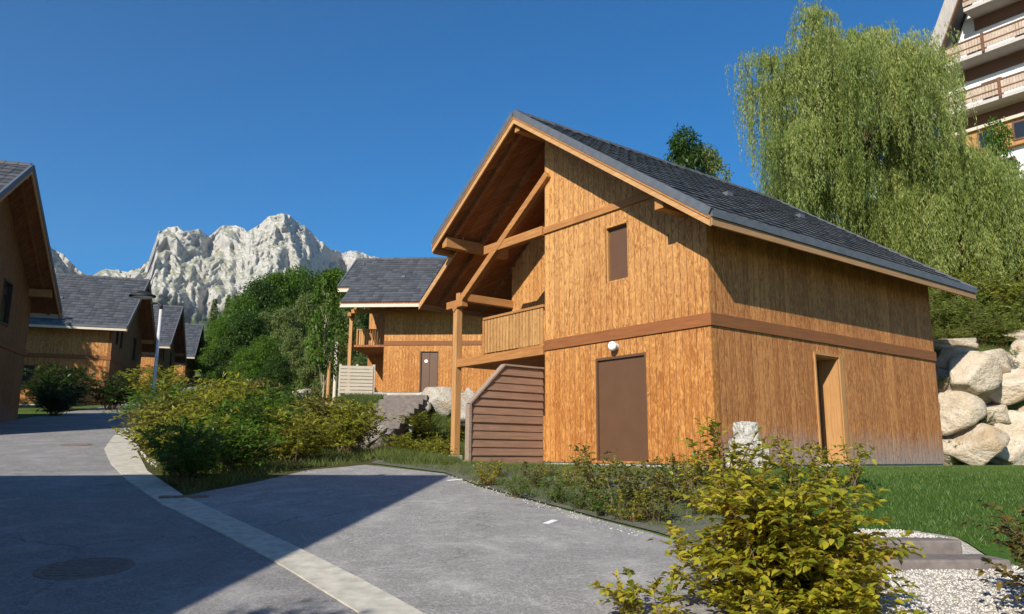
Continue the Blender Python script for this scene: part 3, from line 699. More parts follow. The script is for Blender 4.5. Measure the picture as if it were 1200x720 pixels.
# ------------------------------------------------------------------ hotel on the hill
hx = at(1106, 120, 46)
HT = empty('hotel', (hx[0], hx[1], 12.0), R(90) - AZ)
tag(HT, 'tall white alpine hotel with steep gable and stacked wooden balconies behind the willow', 'hotel')
hz = [0, 7.9]
HW = 15.0
w = MB(); w.panel([(0, -1), (-HW, -1), (-HW, 13.0), (-HW / 2, 29), (0, 13.0)], [], lambda u, v: (0, u, v), (-1, 0, 0), 10.0); w.build('wall', M['render_w'], HT)
lv = [10.15, 13.3, 16.4]
for i, z in enumerate(lv):
    ins = max(0, (z + 1.0 - 13.0) / 2.13)
    y0, y1 = -ins + (.35 if z < 12 else -.2), -HW + ins
    bl = empty('balcony', (0, 0, 0)); bl.parent = HT
    MB().box(-1.5, -.002, y1, y0, z, z + .22).build('slab', M['slab'], bl)
    rb = MB(); y = y1
    while y < y0 - .1: rb.box(-1.5, -1.46, y, y + .15, z + .34, z + 1.12); y += .17
    rb.build('railing', M['hotel_rail'], bl)
    MB().box(-1.54, -1.42, y1, y0, z + 1.13, z + 1.22).box(-1.52, -1.44, y1, y0, z + .62, z + .70).build('handrail', M['hotel_wood'], bl)
    for yy in np.arange(y1 + 1, y0, 3.4):
        MB().box(-1.6, -1.46, yy, yy + .14, z + .05, z + 1.3).build('rail_post', M['hotel_wood'], bl)
    MB().box(-.12, -.004, y1, y0, z - .75, z - .004).build('beam_band', M['hotel_wood'], HT)
    for k, yy in enumerate(np.arange(y1 + .8, y0 - 1.2, 2.7)):
        wd = MB().box(-.06, -.002, yy, yy + 1.15, z + .32, z + 1.98).build('window', M['hotel_wood'], HT)
        MB().box(-.075, -.061, yy + .1, yy + .53, z + .4, z + 1.9).box(-.075, -.061, yy + .62, yy + 1.05, z + .4, z + 1.9).build('pane', M['glass'], wd)
MB().box(-.35, -.004, -HW, .3, hz[1] - .35, hz[1] + 1.35).build('timber_storey', M['rail'], HT)
MB().box(-.55, -.351, -HW, .35, hz[1] + 1.2, hz[1] + 1.4).build('beam_band', M['fascia_p'], HT)
for yy in np.arange(-HW + .8, -.6, 1.9):
    wd = MB().box(-.41, -.352, yy, yy + .95, hz[1] - .1, hz[1] + 1.05).build('window', M['hotel_wood'], HT)
    MB().box(-.42, -.411, yy + .1, yy + .85, hz[1], hz[1] + .95).build('pane', M['glass'], wd)
for yy in np.arange(-HW + 1, -1, 2.6):
    wd = MB().box(-.06, -.002, yy, yy + 1.1, hz[1] - 2.3, hz[1] - .9).build('window', M['hotel_wood'], HT)
    MB().box(-.075, -.061, yy + .1, yy + 1.0, hz[1] - 2.2, hz[1] - 1.0).build('pane', M['glass'], wd)
sl = 2.13; hr = empty('roof', (0, 0, 0)); hr.parent = HT
for sg in (1, -1):
    yc = -HW / 2; ye = yc + sg * (HW / 2 + .9); ze = 13.0 - .9 * sl + .25
    vs = [(x, y, z + t) for x in (-2.0, 10.5) for (y, z) in ((yc, 29.25), (ye, ze)) for t in (.0, .35)]
    MB().add(vs, [(0, 1, 3, 2), (4, 6, 7, 5), (0, 2, 6, 4), (1, 5, 7, 3), (2, 3, 7, 6), (0, 4, 5, 1)]).build('slope', M['tiles'], hr)
    MB().beam((-2.06, yc, 29.1), (-2.06, ye, ze + .0), .12, .8, (0, sg, .4)).build('barge_board', M['hotel_barge'], hr)
    MB().beam((-1.9, yc, 28.3), (-1.9, ye - sg * .3, ze - .0), .3, .3, (0, sg, .4)).build('rafter', M['hotel_wood'], hr)

# annex with wooden gable at the right edge
cpt = at(1180, 243, 30)
an = empty('wooden_annex', (cpt[0] + .5, 30, cpt[2] - 3.1))
tag(an, 'small annex with dark roof and orange barge board below the hotel', 'annex')
MB().panel([(.0, -2.5), (5, -2.5), (5, 3.2), (2.5, 4.9), (0, 3.2)], [], lambda u, v: (u, .5, v), (0, -1, 0), 5).build('wall', M['render_w'], an)
ar = MB(); 
for sg in (1, -1):
    ar.add([(2.5 + sg * x, y, z + t) for y in (0, 6) for (x, z) in ((0, 5.25), (3.1, 3.15)) for t in (0, .14)], [(0, 1, 3, 2), (4, 6, 7, 5), (0, 2, 6, 4), (1, 5, 7, 3), (2, 3, 7, 6), (0, 4, 5, 1)])
ar.build('roof', M['verge'], an)
ab = MB()
for sg in (1, -1): ab.beam((2.5, -.04, 5.1), (2.5 + sg * 3.1, -.04, 3.0), .06, .3)
ab.build('barge_board', M['barge'], an)
ad = MB().box(1.9, 3.1, .44, .498, -1, 1.2).build('window', M['hotel_wood'], an); MB().box(2.0, 3.0, .42, .439, -.9, 1.1).build('pane', M['glass'], ad)

# ------------------------------------------------------------------ boulders, stones and steps
def boulder_mesh(seed, sq=.75):
    r = np.random.default_rng(seed); bm = bmesh.new(); bmesh.ops.create_icosphere(bm, subdivisions=4, radius=1)
    cuts = nrm(r.normal(size=(10, 3)) * np.array([1, 1, 1.3])); dist = r.uniform(.42, .74, 10)
    of = r.uniform(0, 50, 3)
    for v in bm.verts:
        p = np.array(v.co); n = p / np.linalg.norm(p); d = 1.0
        for c, q in zip(cuts, dist):
            k = n @ c
            if k > .05: d = min(d, q / k)
        d = (d * .98 + .01) * 1.18
        q = n * 2.2 + of; d += .07 * (float(fbm(q[0] + q[2], q[1] - q[2] * .7, 5, seed)) - .5) * 2 + .05 * (float(fbm(q[0] * 3 + q[2] * 2, q[1] * 3 - q[2], 3, seed, True)) - .5) + .03 * (float(vnoise(q[0] * 7, q[1] * 7 + q[2] * 5, seed)) - .5)
        v.co = n * d
    me = bpy.data.meshes.new('boulder'); bm.to_mesh(me); bm.free()
    me.polygons.foreach_set('use_smooth', [True] * len(me.polygons)); return me
BM = [boulder_mesh(i) for i in range(8)]
for m in BM: m.materials.append(M['rock'])
BMW = [m.copy() for m in BM[:4]]
for m in BMW: m.materials.clear(); m.materials.append(M['rock_w'])
def boulder(x, y, z, sx, sy, sz, label, group, k=0, rot=None, meshes=BM, name='boulder', cat='boulder'):
    o = bpy.data.objects.new(name, meshes[k % len(meshes)]); col.objects.link(o)
    o.location = (x, y, z); o.scale = (sx, sy, sz); o.rotation_euler = rot or (random.uniform(-.25, .25), random.uniform(-.25, .25), random.uniform(-.5, .5))
    return tag(o, label, cat, group)
GW = 'boulders of the retaining wall'
# rows of the wall as in the photograph: pixel centre, half sizes in pixels
wall_b = [(1124, 427, 21, 15, 'pale rounded boulder in the top course nearest the chalet corner'),
          (1167, 425, 21, 14, 'square pale boulder second in the top course of the retaining wall'),
          (1200, 425, 14, 17, 'boulder at the photo edge in the top course of the retaining wall'),
          (1129, 457, 29, 17, 'long pale boulder in the second course beside the chalet corner'),
          (1180, 457, 30, 18, 'broad pale boulder in the second course at the right edge'),
          (1118, 492, 19, 23, 'tall tan boulder in the third course touching the chalet corner'),
          (1166, 488, 26, 16, 'tan boulder with rusty patch and weeds at its top left'),
          (1206, 494, 13, 12, 'small boulder at the right edge above the big low slab'),
          (1144, 513, 12, 9, 'small white stone wedged beside the big low slab of the wall'),
          (1146, 528, 12, 7, 'flat white stone under the small wedged stone of the wall'),
          (1186, 524, 33, 25, 'biggest tan boulder at the foot of the retaining wall on the right'),
          (1117, 530, 17, 17, 'boulder with a weed tuft at the foot of the wall by the chalet corner'),
          (1104, 447, 8, 10, 'little boulder peeping out behind the chalet corner')]
for k, (px, py, hw, hh, lab) in enumerate(wall_b):
    Y = 20.75 - (py - 430) * .0035; p = at(px, py, Y); s = Y / FPX * 1.0
    boulder(p[0], Y + .25, p[2], hw * s * 1.4, .66, hh * s * 1.46, lab, GW, (3 * k + 1) % 8, (random.uniform(-.1, .1), random.uniform(-.1, .1), random.uniform(-.3, .3)))
k = 0
for x in np.arange(14.3, 21, 1.08):
    for r in range(3):
        boulder(x + random.uniform(-.2, .2) + .5 * (r % 2), 20.7 + .1 * r, 1.75 + r * .92, .74, .6, .58, 'pale boulder of the retaining wall beyond the right edge of the photo', GW, k); k += 1
for b in np.arange(.2, 7, 1.5):
    for r in range(3):
        q = hp(10.65, b + .5 * (r % 2)); boulder(q[0], q[1], 1.75 + r * .92, .74, .74, .58, 'boulder of the retaining wall hidden behind the big chalet', GW, k); k += 1
sl_ = at(1120, 403, 21.6)
o = boulder(sl_[0], 21.7, sl_[2], 1.05, .4, .26, 'long flat grey slab lying on the grass above the boulder wall', None, 3, (0, .0, 0)); o.name = 'stone_slab'; o['category'] = 'stone slab'
sl_ = at(1196, 396, 22.2); o = boulder(sl_[0], 22.2, sl_[2], .5, .4, .22, 'short grey slab on the grassy bank at the right edge', None, 5, (0, 0, 0)); o.name = 'stone_slab'; o['category'] = 'stone slab'
for (px, py, hw, hh, Y, lab) in ((517, 469, 20, 16, 23.6, 'large white boulder on the grass bank left of the porch post'),
                                 (549, 471, 12, 14, 23.0, 'white boulder between the porch post and the privacy screen'),
                                 (545, 490, 12, 10, 22.0, 'low white boulder behind the slanted privacy screen'),
                                 (352, 462, 12, 6, 24.0, 'small pale rock among the bed shrubs under the young tree'),
                                 (433, 515, 13, 7, 19.2, 'pale rock at the foot of the steps beside the bed shrubs'),
                                 (446, 503, 9, 6, 20.4, 'pale rock halfway up beside the pale steps'),
                                 (394, 481, 12, 6, 21.5, 'pale flat rock in the shrubs below the slat fence'), (428, 492, 10, 7, 21.6, 'round pale rock on the left of the pale steps'), (496, 478, 9, 7, 23.2, 'small pale rock on the right of the pale steps'), (480, 503, 8, 6, 21.4, 'small low rock at the right foot of the pale steps')):
    p = at(px, py, Y); s = Y / FPX
    boulder(p[0], Y, p[2], hw * s * 1.2, hw * s * 1.0, hh * s * 1.25, lab, 'boulders on the bank', k, meshes=BMW); k += 1
# stack of white stone blocks by the house corner
GS = 'white stones stacked by the chalet corner'
q0 = at(873, 545, 11.6)
for (px, py, hw, hh, lab) in ((874, 506, 11, 11, 'top white block of the stone stack by the chalet corner'),
                              (873, 523, 16, 9, 'middle white block of the stone stack by the chalet corner'),
                              (888, 537, 10, 11, 'lower right white block of the stone stack by the chalet corner'),
                              (865, 539, 13, 10, 'lower left white block of the stone stack by the chalet corner')):
    Y = 11.6; p = at(px, py, Y); s = Y / FPX; hw *= s; hh *= s
    bm = bmesh.new(); bmesh.ops.create_cube(bm, size=2); bmesh.ops.subdivide_edges(bm, edges=bm.edges, cuts=5, use_grid_fill=True)
    sd = int(px)
    for v in bm.verts:
        c = v.co.copy(); n3 = Vector((c.x ** 3, c.y ** 3, c.z ** 3)).normalized()
        c = c.lerp(c.normalized() * 1.15, .22); c += n3 * .16 * (random.random() - .5)
        v.co = Vector((c.x * hw, c.y * hw * .9, c.z * hh))
    me = bpy.data.meshes.new('white_stone'); bm.to_mesh(me); bm.free()
    o = link('white_stone', me, M['rock_w']); o.location = (p[0], Y, p[2] - .0); o.rotation_euler.z = random.uniform(-.3, .3)
    tag(o, lab, 'stone', GS)
# front steps to the lawn
for (y0, y1, z0, z1, x0, x1, lab) in ((6.72, 7.12, .4, .745, 3.0, 4.22, 'lower grey stone step between white gravel and lawn'), (7.08, 7.5, .4, .862, 2.9, 4.02, 'upper grey stone step at the lawn edge')):
    o = MB().box(0, x1 - x0, 0, y1 - y0, z0 - z1, 0).build('stone_step', M['step'], None, .02); o.location = (x0, y0, z1); o.rotation_euler.z = R(3)
    tag(o, lab, 'step', 'stone steps to the lawn')
# stairs towards the far house
st = empty('outdoor_stairs', (-3.75, 19.9, 1.9)); st.rotation_euler.z = R(-9)
tag(st, 'pale stone stairs climbing the grass bank to the distant chalet', 'stairs')
ns = 9
for k in range(ns):
    o = MB().box(-.68, .68, k * .44, (k + 1) * .44 + .05, -1.2 + k * .15, .15 + k * .155).build('stair_step', M['step'], st, .015)
MB().box(-.75, 1.0, ns * .44 + .05, ns * .44 + 4, -.5, ns * .155 + .10).build('landing', M['rock_w'], st, .03)

# slat fence and rail by the far house
fx = at(396, 460, 33.0)
fe = empty('slat_fence', (fx[0], 33.0, 3.95), R(8))
tag(fe, 'pale slatted garden fence below the balcony of the distant chalet', 'fence')
fm = MB()
for kk in range(8): fm.box(.05, 1.45, -.02, .02, .1 + kk * .15, .225 + kk * .15)
fm.build('slats', M['screen_p'], fe)
for xx in (0, .7, 1.42): MB().box(xx, xx + .1, .02, .11, -1.5, 1.35).build('fence_post', M['screen_p'], fe)

# ------------------------------------------------------------------ street lamps
def street_lamp(x, y, H, label, az=0.0):
    o = empty('street_lamp', (x, y, g1(x, y)), az); tag(o, label, 'street lamp', 'street lamps along the road')
    MB().tube([(0, 0, -.3), (0, 0, .9), (0, 0, .95), (0, 0, H)], [.075, .075, .058, .05], 14).build('pole', M['pole'], o, 0, True)
    MB().tube([(.0, 0, H - .02), (0, 0, H + .12), (-.12, 0, H + .2), (-.35, 0, H + .17)], [.055, .055, .045, .04], 10).build('arm', M['metal'], o, 0, True)
    hd = MB().lathe([(.01, .16), (.1, .15), (.2, .09), (.36, .02), (.37, -.02), (.33, -.03)], (-.55, 0, H + .04), 24).build('lamp_head', M['metal'], o, 0, True)
    hd.scale = (1.2, .85, 1.1)
    MB().lathe([(.30, -.02), (.27, -.05), (.1, -.07), (.01, -.075)], (-.55, 0, H + .03), 24).build('lens', M['lamp_w'], hd, 0, True)
    return o
p = at(178, 478, 25.5); street_lamp(p[0], 25.5, 3.85, 'tall pale street lamp with dark saucer head in front of the third chalet')
p = at(259, 440, 60); street_lamp(p[0], 60, 4.5, 'distant small street lamp against the green woods')
p = at(271, 440, 85); street_lamp(p[0], 85, 4.4, 'tiny farthest street lamp half hidden by the woods')

# ------------------------------------------------------------------ plants
def mb_tubes(mb, P, R_, n=5): mb.tube(P, R_, n, False)
def bez(p0, p1, p2, n):
    t = np.linspace(0, 1, n)[:, None]; return (1 - t) ** 2 * p0 + 2 * t * (1 - t) * p1 + t * t * p2
def tree_protos(name, seed, H, Rad, z0, K, nleaf, ls, lw, squash=1.0, top=.6, tr=.16, clump=.42):
    global rng
    rng = np.random.default_rng(seed); mb = MB(); Vs = []; k = 0
    mb.tube([(0, 0, -.6), (0, 0, 0), (.05, .02, H * .35), (-.03, .05, H * .7), (0, 0, H * .93)], [tr * 1.5, tr, tr * .75, tr * .42, tr * .1], 8)
    cen = []
    for i in range(K):
        f = (i + .5) / K; z = z0 + (H - z0) * f
        rr = Rad * (math.sin(math.pi * min(1, f ** top * .93 + .04)) ** .75)
        a = i * 2.39996 + rng.normal(0, .3); q = rr * math.sqrt(rng.uniform(.18, .95))
        cen.append((q * math.cos(a), q * math.sin(a), z))
    cen.append((0, 0, H - .3 * clump)); cen = np.array(cen)
    per = nleaf // len(cen); P = []; D = []
    for c in cen:
        zb = max(z0 * .55, c[2] - .9 * np.hypot(c[0], c[1]) - .3)
        mb.tube(bez(np.array([0, 0, zb]), np.array([c[0] * .5, c[1] * .5, zb + .3]), c, 5), [tr * .33, tr * .26, tr * .18, tr * .1, tr * .04], 5, False)
        rc = clump * Rad * rng.uniform(.6, 1.15); n = int(per * rng.uniform(.7, 1.3))
        u = runit(n); u[:, 2] = u[:, 2] * .75 + .05; rad = rc * rng.uniform(.25, 1.0, (n, 1)) ** .55
        lump = 1 + .35 * (fbm(u[:, 0] * 2 + c[0] * 3, u[:, 1] * 2 + u[:, 2] * 2 + c[1], 3, seed) - .5)[:, None] * 2
        P.append(c + u * rad * lump * np.array([1, 1, .8 * squash])); D.append(u * .7 + runit(n) * .7 + np.array([0, 0, -.25]))
    P = np.concatenate(P); D = np.concatenate(D); n = len(P)
    V, F = leaf_quads(P, D, ls * rng.uniform(.7, 1.3, n), lw * rng.uniform(.7, 1.3, n))
    return mb.mesh('trunk'), raw_mesh('crown', V, F, 4)
def inst(name, meshes, mats, parts, loc, rzz, s, label, cat, group=None):
    o = empty(name, loc, rzz); o.scale = (s, s, s) if not hasattr(s, '__len__') else s; tag(o, label, cat, group)
    for m, mt, pn in zip(meshes, mats, parts):
        if len(m.materials) == 0: m.materials.append(mt)
        c = bpy.data.objects.new(pn, m); col.objects.link(c); c.parent = o
        if m.materials[0] != mt: c.material_slots[0].link = 'OBJECT'; c.material_slots[0].material = mt
    return o
TP = ('trunk', 'crown')
T_br = [tree_protos('broad', 11 + i, 11, 3.9, 1.6, 34, 15000, .30, .17) for i in range(3)]
T_sl = [tree_protos('slim', 31 + i, 10, 2.2, 1.0, 30, 11000, .28, .12, 1.3, .75) for i in range(2)]
T_sm = tree_protos('small', 51, 5.2, 1.5, 1.2, 20, 5000, .14, .08, tr=.07)
def conifer_proto(seed, H, Rb):
    global rng
    rng = np.random.default_rng(seed); mb = MB(); mb.tube([(0, 0, -.5), (0, 0, H * .5), (0, 0, H)], [.2, .12, .02], 8); P = []; D = []
    z = 1.0
    while z < H - .1:
        f = 1 - z / H; r = Rb * f ** .85 + .08
        for j in range(7 if z < H * .8 else 5):
            a = rng.uniform(0, 6.28); rr = r * rng.uniform(.7, 1.1); d = np.array([math.cos(a), math.sin(a), 0])
            tip = d * rr + np.array([0, 0, z + (.12 if f < .25 else -.22) * rr])
            pts = bez(np.array([0, 0, z]), d * rr * .5 + np.array([0, 0, z + .08 * rr]), tip, 7)
            mb.tube(pts[::3], [.035, .02, .008], 4, False)
            m = int(26 * rr) + 10; t = rng.uniform(.12, 1, m); q = np.stack([np.interp(t, np.linspace(0, 1, 7), pts[:, i]) for i in range(3)], 1)
            sd = np.cross(d, [0, 0, 1.0]); ss_ = rng.choice([-1, 1], m)[:, None]
            P.append(q + rng.normal(0, .03, (m, 3))); D.append(d * .6 + sd * ss_ * .8 + rng.normal(0, .3, (m, 3)) + np.array([0, 0, -.2]))
        z += .42 * (.5 + f * .6)
    P = np.concatenate(P); D = np.concatenate(D); n = len(P)
    V, F = leaf_quads(P, D, rng.uniform(.25, .55, n), rng.uniform(.07, .14, n))
    return mb.mesh('trunk'), raw_mesh('crown', V, F, 4)
T_con = conifer_proto(61, 11, 2.4)

def shrub_protos(seed, H, spread, stems, per, ls, lw, fancy=False, twig=3, r0=.010, upright=.6, lo0=.28):
    global rng
    rng = np.random.default_rng(seed); mb = MB(); P = []; D = []
    for i in range(stems):
        a = rng.uniform(0, 6.283); q = spread * math.sqrt(rng.uniform(.02, 1)); h = H * rng.uniform(.6, 1.05) * (1 - .25 * (q / spread) ** 2)
        b = np.array([rng.normal(0, spread * .12), rng.normal(0, spread * .12), -.1]); d = np.array([math.cos(a), math.sin(a), 0])
        tip = b + d * q + np.array([0, 0, h]); mid = b + d * q * (1 - upright) + np.array([0, 0, h * .72])
        S = bez(b, mid, tip, 9); mb.tube(S[::2], [r0, r0 * .85, r0 * .6, r0 * .4, r0 * .18], 5, False)
        br = [(S, lo0)]
        for k in range(twig):
            j = rng.integers(2, 8); o = S[j]; dd = nrm(rng.normal(size=(1, 3)))[0]; dd[2] = abs(dd[2]) * .5 + .15; L = H * rng.uniform(.16, .34)
            e = o + (dd + d * .5) * L; T = bez(o, o + dd * L * .5 + np.array([0, 0, .06 * L]), e + np.array([0, 0, -.08 * L]), 6)
            mb.tube(T[::2] if len(T[::2]) > 1 else T, [r0 * .4, r0 * .25, r0 * .12], 4, False); br.append((T, .05))
        for T, lo in br:
            m = max(3, int(per * (1 if T is S else .55))); t = np.sort(rng.uniform(lo, 1, m)); x = np.linspace(0, 1, len(T))
            q_ = np.stack([np.interp(t, x, T[:, c]) for c in range(3)], 1); tg = nrm(np.stack([np.interp(np.minimum(t + .08, 1), x, T[:, c]) - np.interp(t - .08, x, T[:, c]) for c in range(3)], 1))
            sd = nrm(np.cross(tg, [0, 0, 1.0]) + rng.normal(0, .25, (m, 3))); sg = np.where(np.arange(m) % 2, 1, -1)[:, None]
            P.append(q_ + rng.normal(0, .004, (m, 3))); D.append(tg * .65 + sd * sg * .8 + rng.normal(0, .2, (m, 3)) + np.array([0, 0, .05]))
    P = np.concatenate(P); D = np.concatenate(D); n = len(P); l = ls * rng.uniform(.55, 1.2, n)
    if fancy: V, F = leaf_fancy(P, D, l, l * lw / ls * rng.uniform(.85, 1.15, n)); return mb.mesh('stems'), raw_mesh('foliage', V, F, 3)
    V, F = leaf_quads(P, D, l, l * lw / ls); return mb.mesh('stems'), raw_mesh('foliage', V, F, 4)
SP = ('stems', 'foliage')
# foreground yellow-green bush
fb_ = shrub_protos(71, 1.12, .66, 54, 38, .074, .043, True, 9, .008, .55, .06)
o = inst('shrub', fb_, (M['twig'], M['lf_yel']), SP, (1.74, 5.3, g1(1.74, 5.3)), .4, 1.0, 'big yellow green leafy bush in the foreground beside the white gravel', 'shrub')
fb4 = shrub_protos(74, .7, .6, 34, 30, .072, .042, True, 7, .007, .4, .05)
inst('shrub', fb4, (M['twig'], M['lf_yel']), SP, (1.75, 4.75, g1(1.75, 4.75)), 2.4, .9, 'low yellow green bush at the bottom edge under the big foreground bush', 'shrub')
fb2 = shrub_protos(72, .55, .42, 9, 20, .075, .042, True, 3, .006, .3)
inst('shrub', fb2, (M['twig'], M['lf_yel']), SP, (.95, 5.35, g1(.95, 5.35)), 1.4, .85, 'low straggly yellow green twig left of the big foreground bush', 'shrub')
fb3 = shrub_protos(73, .95, .5, 26, 24, .07, .036, True, 4, .008, .6)
inst('shrub', fb3, (M['twig'], M['lf_rust']), SP, (3.72, 5.35, g1(3.72, 5.35)), .7, 1.0, 'bronze tinted bush at the right edge beside the gravel path', 'shrub')
# planting strip in front of the big chalet
st_m = [shrub_protos(80 + i, .62, .38, 16, 16, .055, .030, True, 3, .006, .5) for i in range(3)]
GSP = 'small plants in the planting strip'
def on_plane(px, py):
    r = ray(px, py); lo, hi = 3.0, 60.0
    ts = np.linspace(3, 60, 4000); d = EYE + r[2] * ts - G(r[0] * ts, r[1] * ts); i = int(np.argmax(d < 0)) if (d < 0).any() else -1
    return r[0] * ts[i], r[1] * ts[i]
plants = [(570, 570, .62, 'lf_yel', 'little yellow leafed plant in front of the privacy screen'), (622, 573, .62, 'lf_strip', 'small dark green plant at the wall left of the brown door'),
          (655, 590, .6, 'lf_mid', 'low bright green plant at the asphalt edge before the house wall'), (585, 560, .5, 'lf_strip', 'small bronze plant at the foot of the privacy screen'),
          (697, 575, 1.0, 'lf_strip', 'taller plant in front of the left side of the brown door'), (722, 597, 1.0, 'lf_strip', 'bushy olive plant in front of the brown door at the asphalt edge'),
          (752, 588, .95, 'lf_strip', 'bushy plant below the right side of the brown door'), (790, 592, .95, 'lf_strip', 'wide olive plant between brown door and stone stack'),
          (605, 585, .5, 'lf_mid', 'small green tuft at the asphalt edge right of the privacy screen'), (640, 560, .45, 'lf_strip', 'tiny plant against the plinth left of the brown door'), (670, 572, .55, 'lf_yel', 'small yellowish plant between the wall plant and the tall door plant'), (705, 606, .55, 'lf_mid', 'low green tuft at the asphalt edge in front of the door'), (735, 612, .6, 'lf_yel', 'small yellow plant at the asphalt edge right of the door'), (812, 572, .8, 'lf_strip', 'olive plant at the plinth left of the stone stack'), (776, 572, .6, 'lf_mid', 'green plant at the plinth right of the brown door'),
          (826, 604, 1.0, 'lf_yel', 'yellow olive plant just left of the big foreground bush'), (846, 585, 1.5, 'lf_yel', 'tall thin yellow green plant against the chalet corner'),
          (680, 598, .5, 'lf_mid', 'tiny green plant at the asphalt edge before the brown door'), (770, 612, .7, 'lf_strip', 'dark plant at the asphalt edge before the stone stack'),
          (940, 585, 1.1, 'lf_yel', 'yellow green plant rising behind the foreground bush below the side doorway'), (990, 575, 1.0, 'lf_yel', 'small yellow green plant on the lawn right of the side doorway')]
for i, (px, py, s, mt, lab) in enumerate(plants):
    x, y = on_plane(px, py); inst('small_plant', st_m[i % 3], (M['twig'], M[mt]), SP, (x, y, g1(x, y)), i * 1.7, s * 1.25, lab, 'plant', GSP)
for i, (px, py, sz_, lab) in enumerate(((1154, 489, .75, 'weed tuft growing between the boulders above the big low slab'), (1121, 526, .8, 'weed tuft at the foot of the boulder wall by the chalet corner'), (1109, 441, .45, 'small weed at the top boulders next to the chalet corner'), (1190, 408, .5, 'weed hanging over the top course of boulders at the right'))):
    p = at(px, py, 20.25); inst('weed_tuft', st_m[i % 3], (M['twig'], M['lf_mid']), SP, (p[0], 20.3, p[2] - .2), i, sz_, lab, 'weed')
# big bed of shrubs on the left
bed_m = [shrub_protos(90 + i, 1.25, .85, 48, 20, .125, .042, False, 5, .009, .6) for i in range(3)]
GB = 'shrubs of the roadside bed'
bed = [(-4.75, 11.6, .74, 'first low shrub at the near tip of the bed by the kerb end'), (-5.45, 13.2, .95, 'dense shrub at the kerb edge near the bed tip'), (-4.6, 13.0, .84, 'shrub in the middle of the near bed end above the shaded asphalt'),
       (-6.75, 15.1, .98, 'leftmost bushy shrub leaning over the pale kerb'), (-5.9, 14.9, 1.05, 'tall dense shrub in the centre left of the bed'), (-4.9, 14.8, 1.0, 'shrub in the bed centre in front of the young tree'), (-3.95, 14.6, .85, 'shrub at the right end of the near bed edge'),
       (-7.6, 17.2, 1.05, 'tall yellowish shrub before the tall street lamp'), (-6.5, 17.2, 1.1, 'tall shrub behind the bed centre'), (-5.4, 17.0, 1.0, 'shrub left of the young tree stem'), (-4.3, 16.6, .95, 'shrub right of the young tree stem'), (-3.35, 16.3, .9, 'shrub at the right bed end below the pale steps'),
       (-8.9, 20.2, 1.1, 'shrub at the back of the bed beside the street lamp foot'), (-7.4, 20.0, 1.1, 'back shrub left of the distant lamp'), (-6.0, 20.0, 1.0, 'back shrub under the green woods'), (-4.9, 19.6, .95, 'back shrub left of the pale steps'), (-9.8, 23.2, 1.15, 'far shrub beyond the street lamp'), (-8.0, 23.5, 1.2, 'far shrub in front of the woods')]
for i, (x, y, s, lab) in enumerate(bed):
    inst('shrub', bed_m[i % 3], (M['twig'], M[('lf_mid', 'lf_bed', 'lf_for', 'lf_strip', 'lf_bed', 'lf_mid', 'lf_bed')[i % 7]]), SP, (x, y, g1(x, y)), i * 1.3, (s, s, s * random.uniform(.95, 1.35)), lab, 'shrub', GB)
bank = [(-2.55, 18.2, .62, 'low plant on the grass bank left of the porch post'), (-2.0, 20.6, .7, 'weedy shrub on the bank below the white boulder'), (-1.7, 17.3, .5, 'low yellowish plant at the foot of the grass bank'), (-2.6, 21.6, .75, 'weedy shrub right of the pale steps'), (-1.15, 22.6, .75, 'green plant behind the porch post')]
for i, (x, y, s, lab) in enumerate(bank): inst('shrub', bed_m[i % 3], (M['twig'], M['lf_bed']), SP, (x, y, g1(x, y) - .05), i * 2.1, s, lab, 'shrub', 'plants on the grass bank')
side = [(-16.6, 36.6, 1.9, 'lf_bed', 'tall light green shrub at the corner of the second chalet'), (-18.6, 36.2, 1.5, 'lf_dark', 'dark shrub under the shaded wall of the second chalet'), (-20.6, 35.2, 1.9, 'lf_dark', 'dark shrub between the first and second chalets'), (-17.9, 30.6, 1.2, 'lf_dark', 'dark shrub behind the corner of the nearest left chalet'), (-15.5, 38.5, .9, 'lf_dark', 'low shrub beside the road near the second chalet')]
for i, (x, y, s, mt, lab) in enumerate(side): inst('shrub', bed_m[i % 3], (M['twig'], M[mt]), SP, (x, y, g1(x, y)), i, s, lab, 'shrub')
# young tree with its stake
x, y = -4.25, 17.4; yt = tree_protos('young', 55, 3.9, .62, 1.7, 16, 2600, .11, .06, 1.2, .8, .035, .5)
inst('young_tree', yt, (M['bark_p'], M['lf_mid']), TP, (x, y, g1(x, y)), 0, (.66, .66, 1.0), 'slender young tree standing in the shrub bed', 'tree')
o = MB().tube([(0, 0, -.3), (0, 0, 1.95)], .04, 10).build('tree_stake', M['beamz']); o.location = (x + .16, y - .1, g1(x, y)); tag(o, 'pale wooden stake beside the young tree', 'stake')
o = MB().tube([(0, 0, -.3), (0, 0, 1.7)], .05, 10).build('garden_post', M['fascia_p']); pp = at(391, 480, 22.5); o.location = (pp[0], 22.5, g1(pp[0], 22.5)); tag(o, 'pale garden post in the shrubs below the slat fence', 'post')

